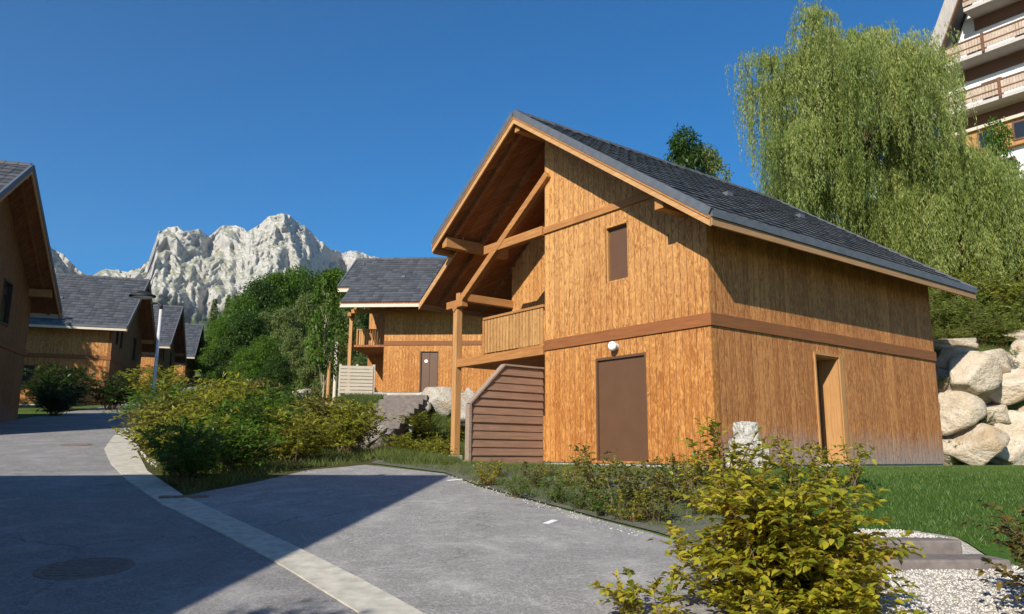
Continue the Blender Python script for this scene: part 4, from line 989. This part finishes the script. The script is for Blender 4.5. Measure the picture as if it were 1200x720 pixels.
# woods beyond the bed
woods = []
FT = [(252, 350, 88, 'c', 10), (268, 345, 84, 'c', 10), (262, 376, 76, 'b', 7), (285, 352, 72, 'b', 11), (303, 335, 78, 'b', 13), (325, 326, 80, 'b', 13), (350, 322, 84, 'b', 14), (372, 330, 80, 'b', 12), (390, 322, 88, 'b', 13),
      (268, 380, 60, 'b', 8), (290, 372, 56, 'b', 8), (312, 372, 58, 's', 8), (335, 368, 54, 's', 9), (358, 352, 56, 's', 10.5), (384, 345, 58, 's', 11.5), (345, 390, 46, 's', 6.5), (372, 385, 44, 's', 7), (400, 358, 62, 's', 11), (310, 400, 47, 'b', 6), (326, 420, 40, 'b', 4.6), (290, 412, 50, 'b', 5), (408, 372, 52, 's', 8), (395, 400, 42, 's', 5.5), (420, 392, 58, 's', 8)]
LB = {'b': 'leafy broad green tree in the woods beyond the shrub bed', 's': 'pale silvery tree in front of the darker woods', 'c': 'dark conifer at the left edge of the woods'}
for i, (px, py, Y, kd, H) in enumerate(FT):
    p = at(px, py, Y); hh = p[2] - H
    if kd == 'c': ms, mt, H0 = T_con, (M['bark'], M['needle']), 11
    elif kd == 'b': ms, mt, H0 = T_br[i % 3], (M['bark'], M[('lf_for', 'lf_for3', 'lf_for')[i % 3]]), 11
    else: ms, mt, H0 = T_sl[i % 2], (M['bark'], M['lf_for2']), 10
    gz = g1(p[0], Y) - .2; s = (p[2] - gz) / H0
    wd = max(s * .75, .45) if H > 9 else s
    inst('tree', ms, mt, TP, (p[0], Y, gz), i * 1.9, (wd, wd, s), LB[kd], 'tree', {'b': 'broad trees of the woods', 's': 'pale trees of the woods', 'c': 'conifers of the woods'}[kd])
for i in range(26):
    x = random.uniform(-34, -2); y = random.uniform(92, 125)
    inst('tree', T_br[i % 3], (M['bark'], M['lf_for']), TP, (x, y, g1(x, y) - .3), i, random.uniform(.8, 1.15), 'leafy broad green tree in the woods beyond the shrub bed', 'tree', 'broad trees of the woods')
# other trees
inst('tree', T_br[0], (M['bark'], M['lf_dark']), TP, (-29.2, 33.6, g1(-29.2, 33.6)), 1, .92, 'leafy tree hidden behind the nearest left chalet, shading the second one', 'tree')
inst('tree', T_sm, (M['bark'], M['lf_mid']), TP, (-5.0, -1.6, g1(-5, -1.6)), 1, (.8, .8, 1.0), 'small tree behind the viewer casting twig shadows on the asphalt', 'tree')
p = at(800, 165, 44); gz = g1(p[0], 44); inst('tree', T_sl[0], (M['bark'], M['lf_for3']), TP, (p[0], 44, gz), 0, (.8, .8, (p[2] - gz) / 10), 'leafy treetop rising above the big chalet roof', 'tree')
p = at(828, 182, 46); gz = g1(p[0], 46); inst('tree', T_sl[1], (M['bark'], M['lf_for2']), TP, (p[0], 46, gz), 2, (.7, .7, (p[2] - gz) / 10), 'second paler treetop just above the roof ridge, left of the willow', 'tree')

# weeping willow
def willow(seed, H, Rad, lobes=26, dome=.28):
    global rng
    rng = np.random.default_rng(seed); mb = MB(); P = []; D = []; TI = []
    mb.tube([(0, 0, -.8), (0, 0, .2), (.15, .05, 2.0), (.0, .2, H * .4)], [.48, .36, .30, .22], 10)
    for i in range(lobes):
        f = (i + .5) / lobes; a = i * 2.39996 + rng.normal(0, .3)
        zt = H * (.27 + .71 * f ** .72); r = Rad * (1.0 - dome * f ** 4) * rng.uniform(.4, 1.0) * (.82 + .18 * min(1, f * 2.2)) * (1 - .42 * max(0, math.cos(a)) if Rad > 3 else 1.0)
        if f > .93: r *= .3
        e = np.array([r * math.cos(a), r * math.sin(a), zt * rng.uniform(.86, 1.0)]); ed = e[:2] / (np.hypot(e[0], e[1]) + .1)
        b = np.array([0, .1, H * (.18 + .22 * f)]); S = bez(b, np.array([e[0] * .3, e[1] * .3, e[2] * .98]), e, 9)
        mb.tube(S[::2], [.14, .10, .07, .045, .02], 6, False)
        lt = rng.uniform(0, 1)
        lr = Rad * rng.uniform(.15, .29)
        for k in range(int(84 * rng.uniform(.8, 1.2))):
            aa = rng.uniform(0, 6.283); q = lr * math.sqrt(rng.uniform(0, 1))
            ln = (.8 + 3.4 * rng.uniform(0, 1) ** 1.5) * (.65 + .5 * e[2] / H)
            out = np.array([math.cos(aa), math.sin(aa), 0]) * q + np.array([ed[0], ed[1], 0]) * rng.uniform(0, .8)
            s0 = e + rng.normal(0, .12, 3) + np.array([0, 0, rng.uniform(-.1, .25)]); m = int(ln * 13) + 8; t = np.linspace(0, 1, m)
            crest = .55 * math.sqrt(max(0, 1 - (q / (lr + .01)) ** 2)) + rng.uniform(0, .25)
            pts = s0 + np.outer(1 - (1 - np.minimum(t * 2.6, 1)) ** 2, out) + np.outer(crest * np.sin(np.minimum(t * 4.5, math.pi)) - ln * np.clip(t - .08, 0, 1) ** 1.2, [0, 0, 1.0])
            pts = pts + np.outer(np.sin(t * rng.uniform(3, 8) + rng.uniform(0, 6)) * .06 * t, [math.cos(aa + 1), math.sin(aa + 1), 0])
            pts = pts[pts[:, 2] > .3]; n = len(pts)
            if n < 4: continue
            st = .1 + .5 * lt + .45 * rng.uniform(0, 1)
            for rep in range(2):
                P.append(pts + rng.normal(0, .035, (n, 3))); D.append(rng.normal(0, .30, (n, 3)) + np.array([0, 0, -1.0])); TI.append(np.clip(st + rng.normal(0, .10, n), 0, 1))
    P = np.concatenate(P); D = np.concatenate(D); TI = np.concatenate(TI); n = len(P)
    V, F = leaf_quads(P, D, rng.uniform(.12, .22, n), rng.uniform(.02, .036, n), .2, .02)
    me = raw_mesh('crown', V, F, 4); at_ = me.attributes.new('tint', 'FLOAT', 'POINT'); at_.data.foreach_set('value', np.repeat(TI, 4).astype(np.float32))
    return mb.mesh('trunk'), me
wp = at(1016, 300, 29.0); wz = g1(wp[0], 29)
wt = at(1010, 36, 29.0)[2]
inst('willow_tree', willow(101, wt - wz, 4.35, 50), (M['bark'], M['lf_wil']), TP, (wp[0] - .2, 29, wz), 0, 1, 'huge weeping willow behind the big chalet roof', 'tree')
wp = at(1128, 300, 27.0); wz = g1(wp[0], 27); wt2 = at(1130, 172, 27.0)[2]
inst('willow_tree', willow(102, wt2 - wz, 2.3, 24), (M['bark'], M['lf_wil']), TP, (wp[0], 27, wz), 0, 1, 'lower drooping willow right of the huge one, below the hotel', 'tree')
p = at(1168, 150, 33); gz = g1(p[0], 33); inst('tree', T_sm, (M['bark'], M['lf_mid']), TP, (p[0], 33, gz), 0, (.7, .7, (p[2] - gz) / 5.2), 'small bright leafy tree in front of the hotel balconies', 'tree')
# bank shrubs above the boulders
hb_m = [shrub_protos(120 + i, 1.3, 1.0, 95, 24, .13, .032, False, 5, .01, .35) for i in range(2)]
k = 0
for (px, py, Y, s, mt, lab) in ((1100, 372, 23.5, 1.0, 'lf_arch', 'arching shrub right behind the chalet eave on the bank'), (1130, 340, 25, 1.5, 'lf_arch', 'large arching shrub in the middle of the bank below the willow'), (1165, 350, 25, 1.6, 'lf_arch', 'large drooping shrub on the bank below the small willow'),
                          (1198, 345, 24.5, 1.6, 'lf_bed', 'bushy green shrub on the bank at the right edge'), (1115, 310, 27, 1.7, 'lf_bed', 'olive shrub higher on the bank beside the eave tip'), (1180, 290, 29, 1.9, 'lf_bed', 'tall olive shrub on the bank below the wooden annex'), (1150, 300, 30, 2.0, 'lf_mid', 'green shrub at the top of the bank under the willow'), (1205, 300, 27, 1.9, 'lf_mid', 'shrub at the right edge below the wooden annex'), (1085, 320, 27, 1.5, 'lf_bed', 'olive shrub hidden by the chalet eave under the willow'), (1060, 290, 31, 2.0, 'lf_dark', 'dark shrub in the shade of the willow trunk'), (1110, 392, 22.3, .6, 'lf_arch', 'low pale green shrub above the boulder wall by the chalet corner'), (1140, 378, 22.8, .8, 'lf_arch', 'pale green shrub above the middle of the boulder wall'), (1168, 385, 22.6, .75, 'lf_arch', 'pale arching plant above the boulder wall near the right edge'), (1125, 362, 23.6, 1.1, 'lf_arch', 'taller pale shrub behind the low ones above the boulder wall'), (1185, 362, 23.8, 1.2, 'lf_arch', 'tall pale shrub at the right edge above the boulder wall'), (1190, 380, 22.8, .7, 'lf_arch', 'low shrub above the boulder wall at the right edge')):
    p = at(px, py, Y); gz = g1(p[0], Y); inst('shrub', hb_m[k % 2], (M['twig'], M[mt]), SP, (p[0], Y, gz), k * 1.1, s, lab, 'shrub', 'shrubs on the bank'); k += 1
for i in range(14):
    x = random.uniform(14, 36); y = random.uniform(33, 60)
    if abs(x - hx[0] - 3) < 11 and y > 38: continue
    inst('tree', T_br[i % 3], (M['bark'], M['lf_for']), TP, (x, y, g1(x, y) - .3), i, random.uniform(.35, .5), 'low leafy tree on the slope between willow and hotel', 'tree', 'trees on the hotel slope')

# ------------------------------------------------------------------ grass and gravel
def in_poly(x, y, poly):
    c = np.zeros(len(x), bool); j = len(poly) - 1
    for i in range(len(poly)):
        xi, yi = poly[i]; xj, yj = poly[j]
        c ^= ((yi > y) != (yj > y)) & (x < (xj - xi) * (y - yi) / (yj - yi + 1e-12) + xi); j = i
    return c
def blades(name, poly, n, h, w, mat, excl=(), lean=.5, z0=.0):
    global rng
    rng = np.random.default_rng(len(name) + n); P = np.array(poly); lo, hi = P.min(0), P.max(0)
    x = rng.uniform(lo[0], hi[0], n * 3); y = rng.uniform(lo[1], hi[1], n * 3); k = in_poly(x, y, poly)
    for e in excl: k &= ~in_poly(x, y, e)
    x, y = x[k][:n], y[k][:n]; n = len(x); z = G(x, y) + z0
    cl = .55 + .8 * fbm(x * .9, y * .9, 4, 5)
    hh = h * cl * rng.uniform(.5, 1.2, n); a = rng.uniform(0, 6.283, n); b = rng.uniform(0, 6.283, n)
    base = np.stack([x, y, z - .01], 1); d = np.stack([np.cos(a), np.sin(a), 0 * a], 1) * (w * .5)
    tip = base + np.stack([np.cos(b) * hh * lean * rng.uniform(.2, 1, n), np.sin(b) * hh * lean * rng.uniform(.2, 1, n), hh], 1)
    V = np.stack([base - d, base + d, tip], 1).reshape(-1, 3)
    return tag(link(name, raw_mesh(name, V, np.arange(3 * n).reshape(n, 3), 3), mat), kind='stuff')
house_fp = [hp(-.2, -.15)[:2], hp(8.7, -.15)[:2], hp(8.7, 8.4)[:2], hp(-.2, 4.7)[:2]]
o = blades('lawn_grass', [(2.75, 7.95), (3.9, 7.8), (4.15, 7.35), (4.35, 6.8), (5.2, 6.5), (9, 7.2), (16, 12), (20, 20.4), (11.6, 20.5), (11.2, 19.3), (3.7, 13.4), (3.1, 10.5)], 150000, .055, .012, M['grass'], [house_fp], .8, .02)
o['label'] = 'short green lawn grass beside the big chalet'
step_fp = [(-4.6, 19.7), (-2.9, 19.6), (-2.2, 24.2), (-1.6, 28), (-4, 28), (-3.9, 24)]
blades('bank_grass', [(-2.6, 15.2), (-2.3, 14.6), (-1.1, 14.2), (-1.0, 16.0), (-1.6, 20.5), (.5, 22.5), (1.5, 27), (-6, 29), (-5, 23), (-3.2, 19)], 45000, .2, .012, M['rough'], [step_fp, house_fp], .9)
blades('hill_grass', [(9.5, 21.3), (11.8, 21.2), (24, 21.2), (26, 33), (8, 33)], 60000, .24, .02, M['rough'], [], .9)
blades('verge_grass', [(-12.6, 27.8), (-9, 28), (-5.2, 23.5), (-6, 29), (-4, 45), (-14, 45), (-15.2, 37)], 40000, .25, .022, M['rough'], [], .9)
blades('strip_weeds', [(-2.4, 14.6), (-1.0, 13.3), (-.35, 11.75), (.35, 10.5), (1.1, 9.2), (1.6, 8.5), (2.9, 9), (3.1, 12.6), (.8, 15.8), (-1.0, 16.2)], 30000, .10, .008, M['rough'], [house_fp], .9)
blades('bed_weeds', [(-4.4, 10.75), (-6.0, 13.3), (-7.7, 16.5), (-9.3, 20.1), (-10.9, 23.6), (-9, 27), (-5, 23), (-3.2, 19.3), (-2.5, 16.4), (-2.8, 14.7), (-3.65, 13.6), (-4.05, 12)], 26000, .16, .012, M['rough'], [], .9)
# gravel stones
def stones(name, poly, n, s0, s1, mat, z0=.02):
    rg = np.random.default_rng(5); P = np.array(poly); lo, hi = P.min(0), P.max(0)
    x = rg.uniform(lo[0], hi[0], n * 3); y = rg.uniform(lo[1], hi[1], n * 3); k = in_poly(x, y, poly); x, y = x[k][:n], y[k][:n]; n = len(x)
    s = rg.uniform(s0, s1, n) ** 1.0; c = np.stack([x, y, G(x, y) + z0 + s * .2], 1)
    o = np.array([(1, 0, 0), (0, 1, 0), (-1, 0, 0), (0, -1, 0), (0, 0, .7), (0, 0, -.7)]); a = rg.uniform(0, 6.283, n)
    j = o[None] * rg.uniform(.6, 1.2, (n, 6, 1)); R2 = np.stack([np.stack([np.cos(a), -np.sin(a)], -1), np.stack([np.sin(a), np.cos(a)], -1)], 1)
    xy = np.einsum('nij,nkj->nki', R2, j[:, :, :2]); V = np.concatenate([xy, j[:, :, 2:]], 2) * s[:, None, None] + c[:, None]
    F0 = np.array([(0, 1, 4), (1, 2, 4), (2, 3, 4), (3, 0, 4), (1, 0, 5), (2, 1, 5), (3, 2, 5), (0, 3, 5)])
    return tag(link(name, raw_mesh(name, V.reshape(-1, 3), (F0[None] + (np.arange(n) * 6)[:, None, None]).reshape(-1, 3), 3), mat), kind='stuff')
stones('gravel', [(2.08, 5.2), (2.0, 7.1), (2.6, 7.9), (3.8, 7.85), (4.15, 7.1), (4.6, 6.7), (5.4, 6.2), (5.6, 4.5), (2.3, 4.0)], 26000, .005, .016, M['stones'])
stones('edge_pebbles', strip2((1.35, 8.1), (.1, 10.5), .22) , 220, .006, .016, M['stones'], .012)
stones('edge_pebbles', strip2((.1, 10.5), (-1.1, 12.95), .22) , 220, .006, .016, M['stones'], .012)
stones('kerb_gravel', [(-7.6, 16.9), (-6.4, 14.7), (-6.0, 13.3), (-7.9, 16.7), (-9.2, 19.6), (-8.7, 19.6)], 1800, .008, .03, M['stones'], .012)

# ------------------------------------------------------------------ mountain
SIL = [(-160, 300), (-60, 285), (0, 262), (30, 276), (58, 288), (75, 299), (97, 320), (108, 322), (120, 315), (150, 318), (165, 313), (174, 306), (180, 290), (186, 272), (196, 265), (206, 266), (216, 271), (230, 268), (245, 275), (262, 265), (275, 264), (290, 271), (305, 262), (315, 254), (326, 252), (338, 253), (350, 259), (362, 270), (375, 282), (388, 292), (400, 296), (415, 294), (440, 300), (480, 320), (560, 350), (700, 390), (900, 430)]
az_, el_ = [], []
for px, py in SIL:
    r = ray(px, py); az_.append(math.degrees(math.atan2(r[0], r[1]))); el_.append(r[2] / math.hypot(r[0], r[1]))
RM = 2600.0
na, nv = 760, 230
th = np.linspace(-47, 16, na); v = np.linspace(0, 1, nv)
Sh = np.interp(th, az_, el_)
TH, VV = np.meshgrid(th, v)
tk = TH * 1.0
Sg = np.interp(th, az_, el_)
ridge_n = (fbm(th * 2.2, th * 0, 5, 77) - .5) * .008 * np.clip(Sg / .3, 0, 1)
rd_ridge = RM + 140 * np.interp(th, [-40, -33, -29.5, -26, -22, -17, -15.5, -13, -11, 0, 16], [1.5, .6, .5, -.3, .1, -.5, -.1, 1.3, 1.8, 2.2, 2.5])
WV = VV * 15 + tk * .22
wx = tk + (fbm(tk * .5, WV * .5, 2, 61) - .5) * .35; wv = WV + (fbm(tk * .5, WV * .5, 2, 67) - .5) * .35
big = fbm(wx * .33, wv * .16, 3, 3); butt = facet(wx * .8, wv * .36, 4, 9); det = facet(tk * 3.0 + wx * .5, WV * 2.6, 5, 21, False, .6); chim = facet(wx * 2.0, wv * .34, 4, 33, True); chm = ss(fbm(wx * .5, wv * .5, 2, 35), .35, .65)
strata = facet(wx * .4 + wv * .12, wv * 1.3, 4, 41); ledge = np.abs(((wv + wx * .5) * .42 + butt * 1.5) % 1 - .5) * 2
base_r = 1750.0
prof = np.where(VV < .5, VV / .5 * .60, .60 + (VV - .5) / .5 * .40)
cl = ss(VV, .25, .5)
Rr = base_r + (rd_ridge[None] - base_r) * prof - (.3 + .7 * cl) * (butt - .5) * 150 - (.4 + .6 * cl) * (det - .5) * 46 - (.15 + .85 * cl) * (.25 + .75 * chm) * (chim - .5) * 50 - (big - .5) * 190 * ss(VV, .05, .4) - (.3 + .7 * cl) * ((strata - .5) * 60 + ledge * 26)
sil_el = Sg + ridge_n
Zm = EYE + sil_el[None] * (RM + 0 * Rr) * VV ** .95
Zm = Zm + (fbm(tk * 3, VV * 6, 4, 55) - .5) * 30 * (1 - VV) * ss(VV, .02, .2)
Rtop = Rr[-1]; Zm = Zm * (1 + (Rtop / RM - 1)[None] * VV ** 3)
Xm = np.sin(np.radians(TH)) * Rr; Ym = np.cos(np.radians(TH)) * Rr
# back side
extra = 12
bx = [];
for k in range(1, extra + 1):
    f = k / extra; rr = Rtop + 900 * f + (fbm(th * 1.5, th * 0 + f * 4, 4, 91) - .5) * 200 * f
    bx.append(np.stack([np.sin(np.radians(th)) * rr, np.cos(np.radians(th)) * rr, Zm[-1] * (1 - f ** .8) - 150 * f], -1))
V = np.concatenate([np.stack([Xm, Ym, np.where(VV < .004, -200, Zm)], -1)] + [b[None] for b in bx], 0)
nr = V.shape[0]; idx = np.arange(nr * na).reshape(nr, na)
F = np.stack([idx[:-1, :-1], idx[:-1, 1:], idx[1:, 1:], idx[1:, :-1]], -1).reshape(-1, 4)
t = NT('mountain_rock'); p_ = t.pos(); ge = t.n('NewGeometry'); nz = t.xyz(ge.outputs['True Normal'])[2]; pz = t.xyz(p_)[2]
n1 = t.noise(p_, .006, 7, .62); n2 = t.noise(p_, .03, 6, .65); n3 = t.noise(t.n('VectorMath', {0: p_, 1: (1, 1, 6)}, operation='MULTIPLY').outputs[0], .012, 4)
rock = t.mix(t.step(n2, .35, .65), (.35, .335, .31), (.48, .46, .425)); rock = t.mix(t.math('MULTIPLY', t.step(n3, .48, .62), .35), rock, (.36, .345, .315)); rock = t.mix(t.math('MULTIPLY', t.step(n1, .5, .68), .4), rock, (.47, .425, .355))
gr = t.mix(n2, (.13, .15, .07), (.22, .22, .12))
sl2 = t.math('ADD', nz, t.math('MULTIPLY', t.math('SUBTRACT', n1, .5), .9)); band_ = t.step(t.math('ABSOLUTE', t.math('SUBTRACT', t.math('ADD', pz, t.math('MULTIPLY', n1, 300.0)), 700.0)), 130.0, 20.0); gm = t.math('MULTIPLY', t.step(t.math('ADD', sl2, t.math('MULTIPLY', band_, .22)), .52, .66), .72)
c = t.mix(gm, rock, gr)
lowf = t.math('ADD', pz, t.math('MULTIPLY', t.math('SUBTRACT', n1, .5), 260.0))
c = t.mix(t.step(lowf, 430.0, 370.0), c, t.mix(n2, (.03, .05, .02), (.06, .085, .03)))
t.pbr(c, .95, t.bump(n2, .5, 7.0), .05)
tag(link('mountain', raw_mesh('mountain', V.reshape(-1, 3), F, 4), t.m, None, False), kind='structure')
# forested foothill between village and mountain
hx_ = np.linspace(-620, 260, 160); hy_ = np.linspace(180, 1300, 120); HX, HY = np.meshgrid(hx_, hy_)
HZ_ = -25 + (HY - 180) * .155 * ss(HY, 180, 600) + (fbm(HX * .006, HY * .006, 5, 15) - .5) * 70 + (fbm(HX * .05, HY * .05, 3, 16, True) - .5) * 14
HZ_ = HZ_ * (1 - ss(HX, 0, 200) * .6)
idx = np.arange(160 * 120).reshape(120, 160); F = np.stack([idx[:-1, :-1], idx[:-1, 1:], idx[1:, 1:], idx[1:, :-1]], -1).reshape(-1, 4)
M['fhill'] = mat_ground('forested_slope', ((.02, .035, .012), (.032, .055, .016), (.05, .075, .022)), .2)
tag(link('hills', raw_mesh('hills', np.stack([HX, HY, HZ_], -1).reshape(-1, 3), F, 4), M['fhill']), kind='structure')

hzb = MB().box(-4200, 4200, -3400, 4600, -900, 1250).build('haze', None)
ht = bpy.data.materials.new('haze_air'); ht.use_nodes = True; ht.node_tree.nodes.clear()
pv = ht.node_tree.nodes.new('ShaderNodeVolumePrincipled'); pv.inputs['Density'].default_value = .00006; pv.inputs['Color'].default_value = (.80, .88, 1, 1); pv.inputs['Anisotropy'].default_value = .3
hq = ht.node_tree.nodes.new('ShaderNodeOutputMaterial'); ht.node_tree.links.new(pv.outputs[0], hq.inputs['Volume'])
hzb.data.materials.append(ht); tag(hzb, 'thin pale blue mountain air between village and cliffs', kind='stuff')

# ------------------------------------------------------------------ light
SUN_AZ, SUN_EL = 207.9, 31.0
sd = bpy.data.lights.new('sun', 'SUN'); sd.energy = 5.0; sd.angle = R(.53); sd.color = (1.0, .93, .82)
so = bpy.data.objects.new('sun', sd); col.objects.link(so)
to = Vector((math.sin(R(SUN_AZ)) * math.cos(R(SUN_EL)), math.cos(R(SUN_AZ)) * math.cos(R(SUN_EL)), math.sin(R(SUN_EL))))
so.rotation_euler = to.to_track_quat('Z', 'Y').to_euler()
w = bpy.data.worlds.new('World'); sc.world = w; w.use_nodes = True; nt = w.node_tree; nt.nodes.clear()
sk = nt.nodes.new('ShaderNodeTexSky'); sk.sky_type = 'NISHITA'; sk.sun_disc = False; sk.sun_elevation = R(SUN_EL); sk.sun_rotation = R(SUN_AZ)
sk.altitude = 900; sk.air_density = 1.0; sk.dust_density = .3; sk.ozone_density = 4.0
bg = nt.nodes.new('ShaderNodeBackground'); bg.inputs[1].default_value = .090
ou = nt.nodes.new('ShaderNodeOutputWorld'); gm_ = nt.nodes.new('ShaderNodeHueSaturation'); gm_.inputs['Saturation'].default_value = 1.55; nt.links.new(sk.outputs[0], gm_.inputs['Color']); nt.links.new(gm_.outputs[0], bg.inputs[0]); nt.links.new(bg.outputs[0], ou.inputs[0])
sc.view_settings.view_transform = 'Standard'; sc.view_settings.look = 'None'; sc.view_settings.exposure = 0.6; sc.view_settings.gamma = 1.0
sc.render.engine = 'CYCLES'; sc.cycles.max_bounces = 8; sc.cycles.transparent_max_bounces = 8
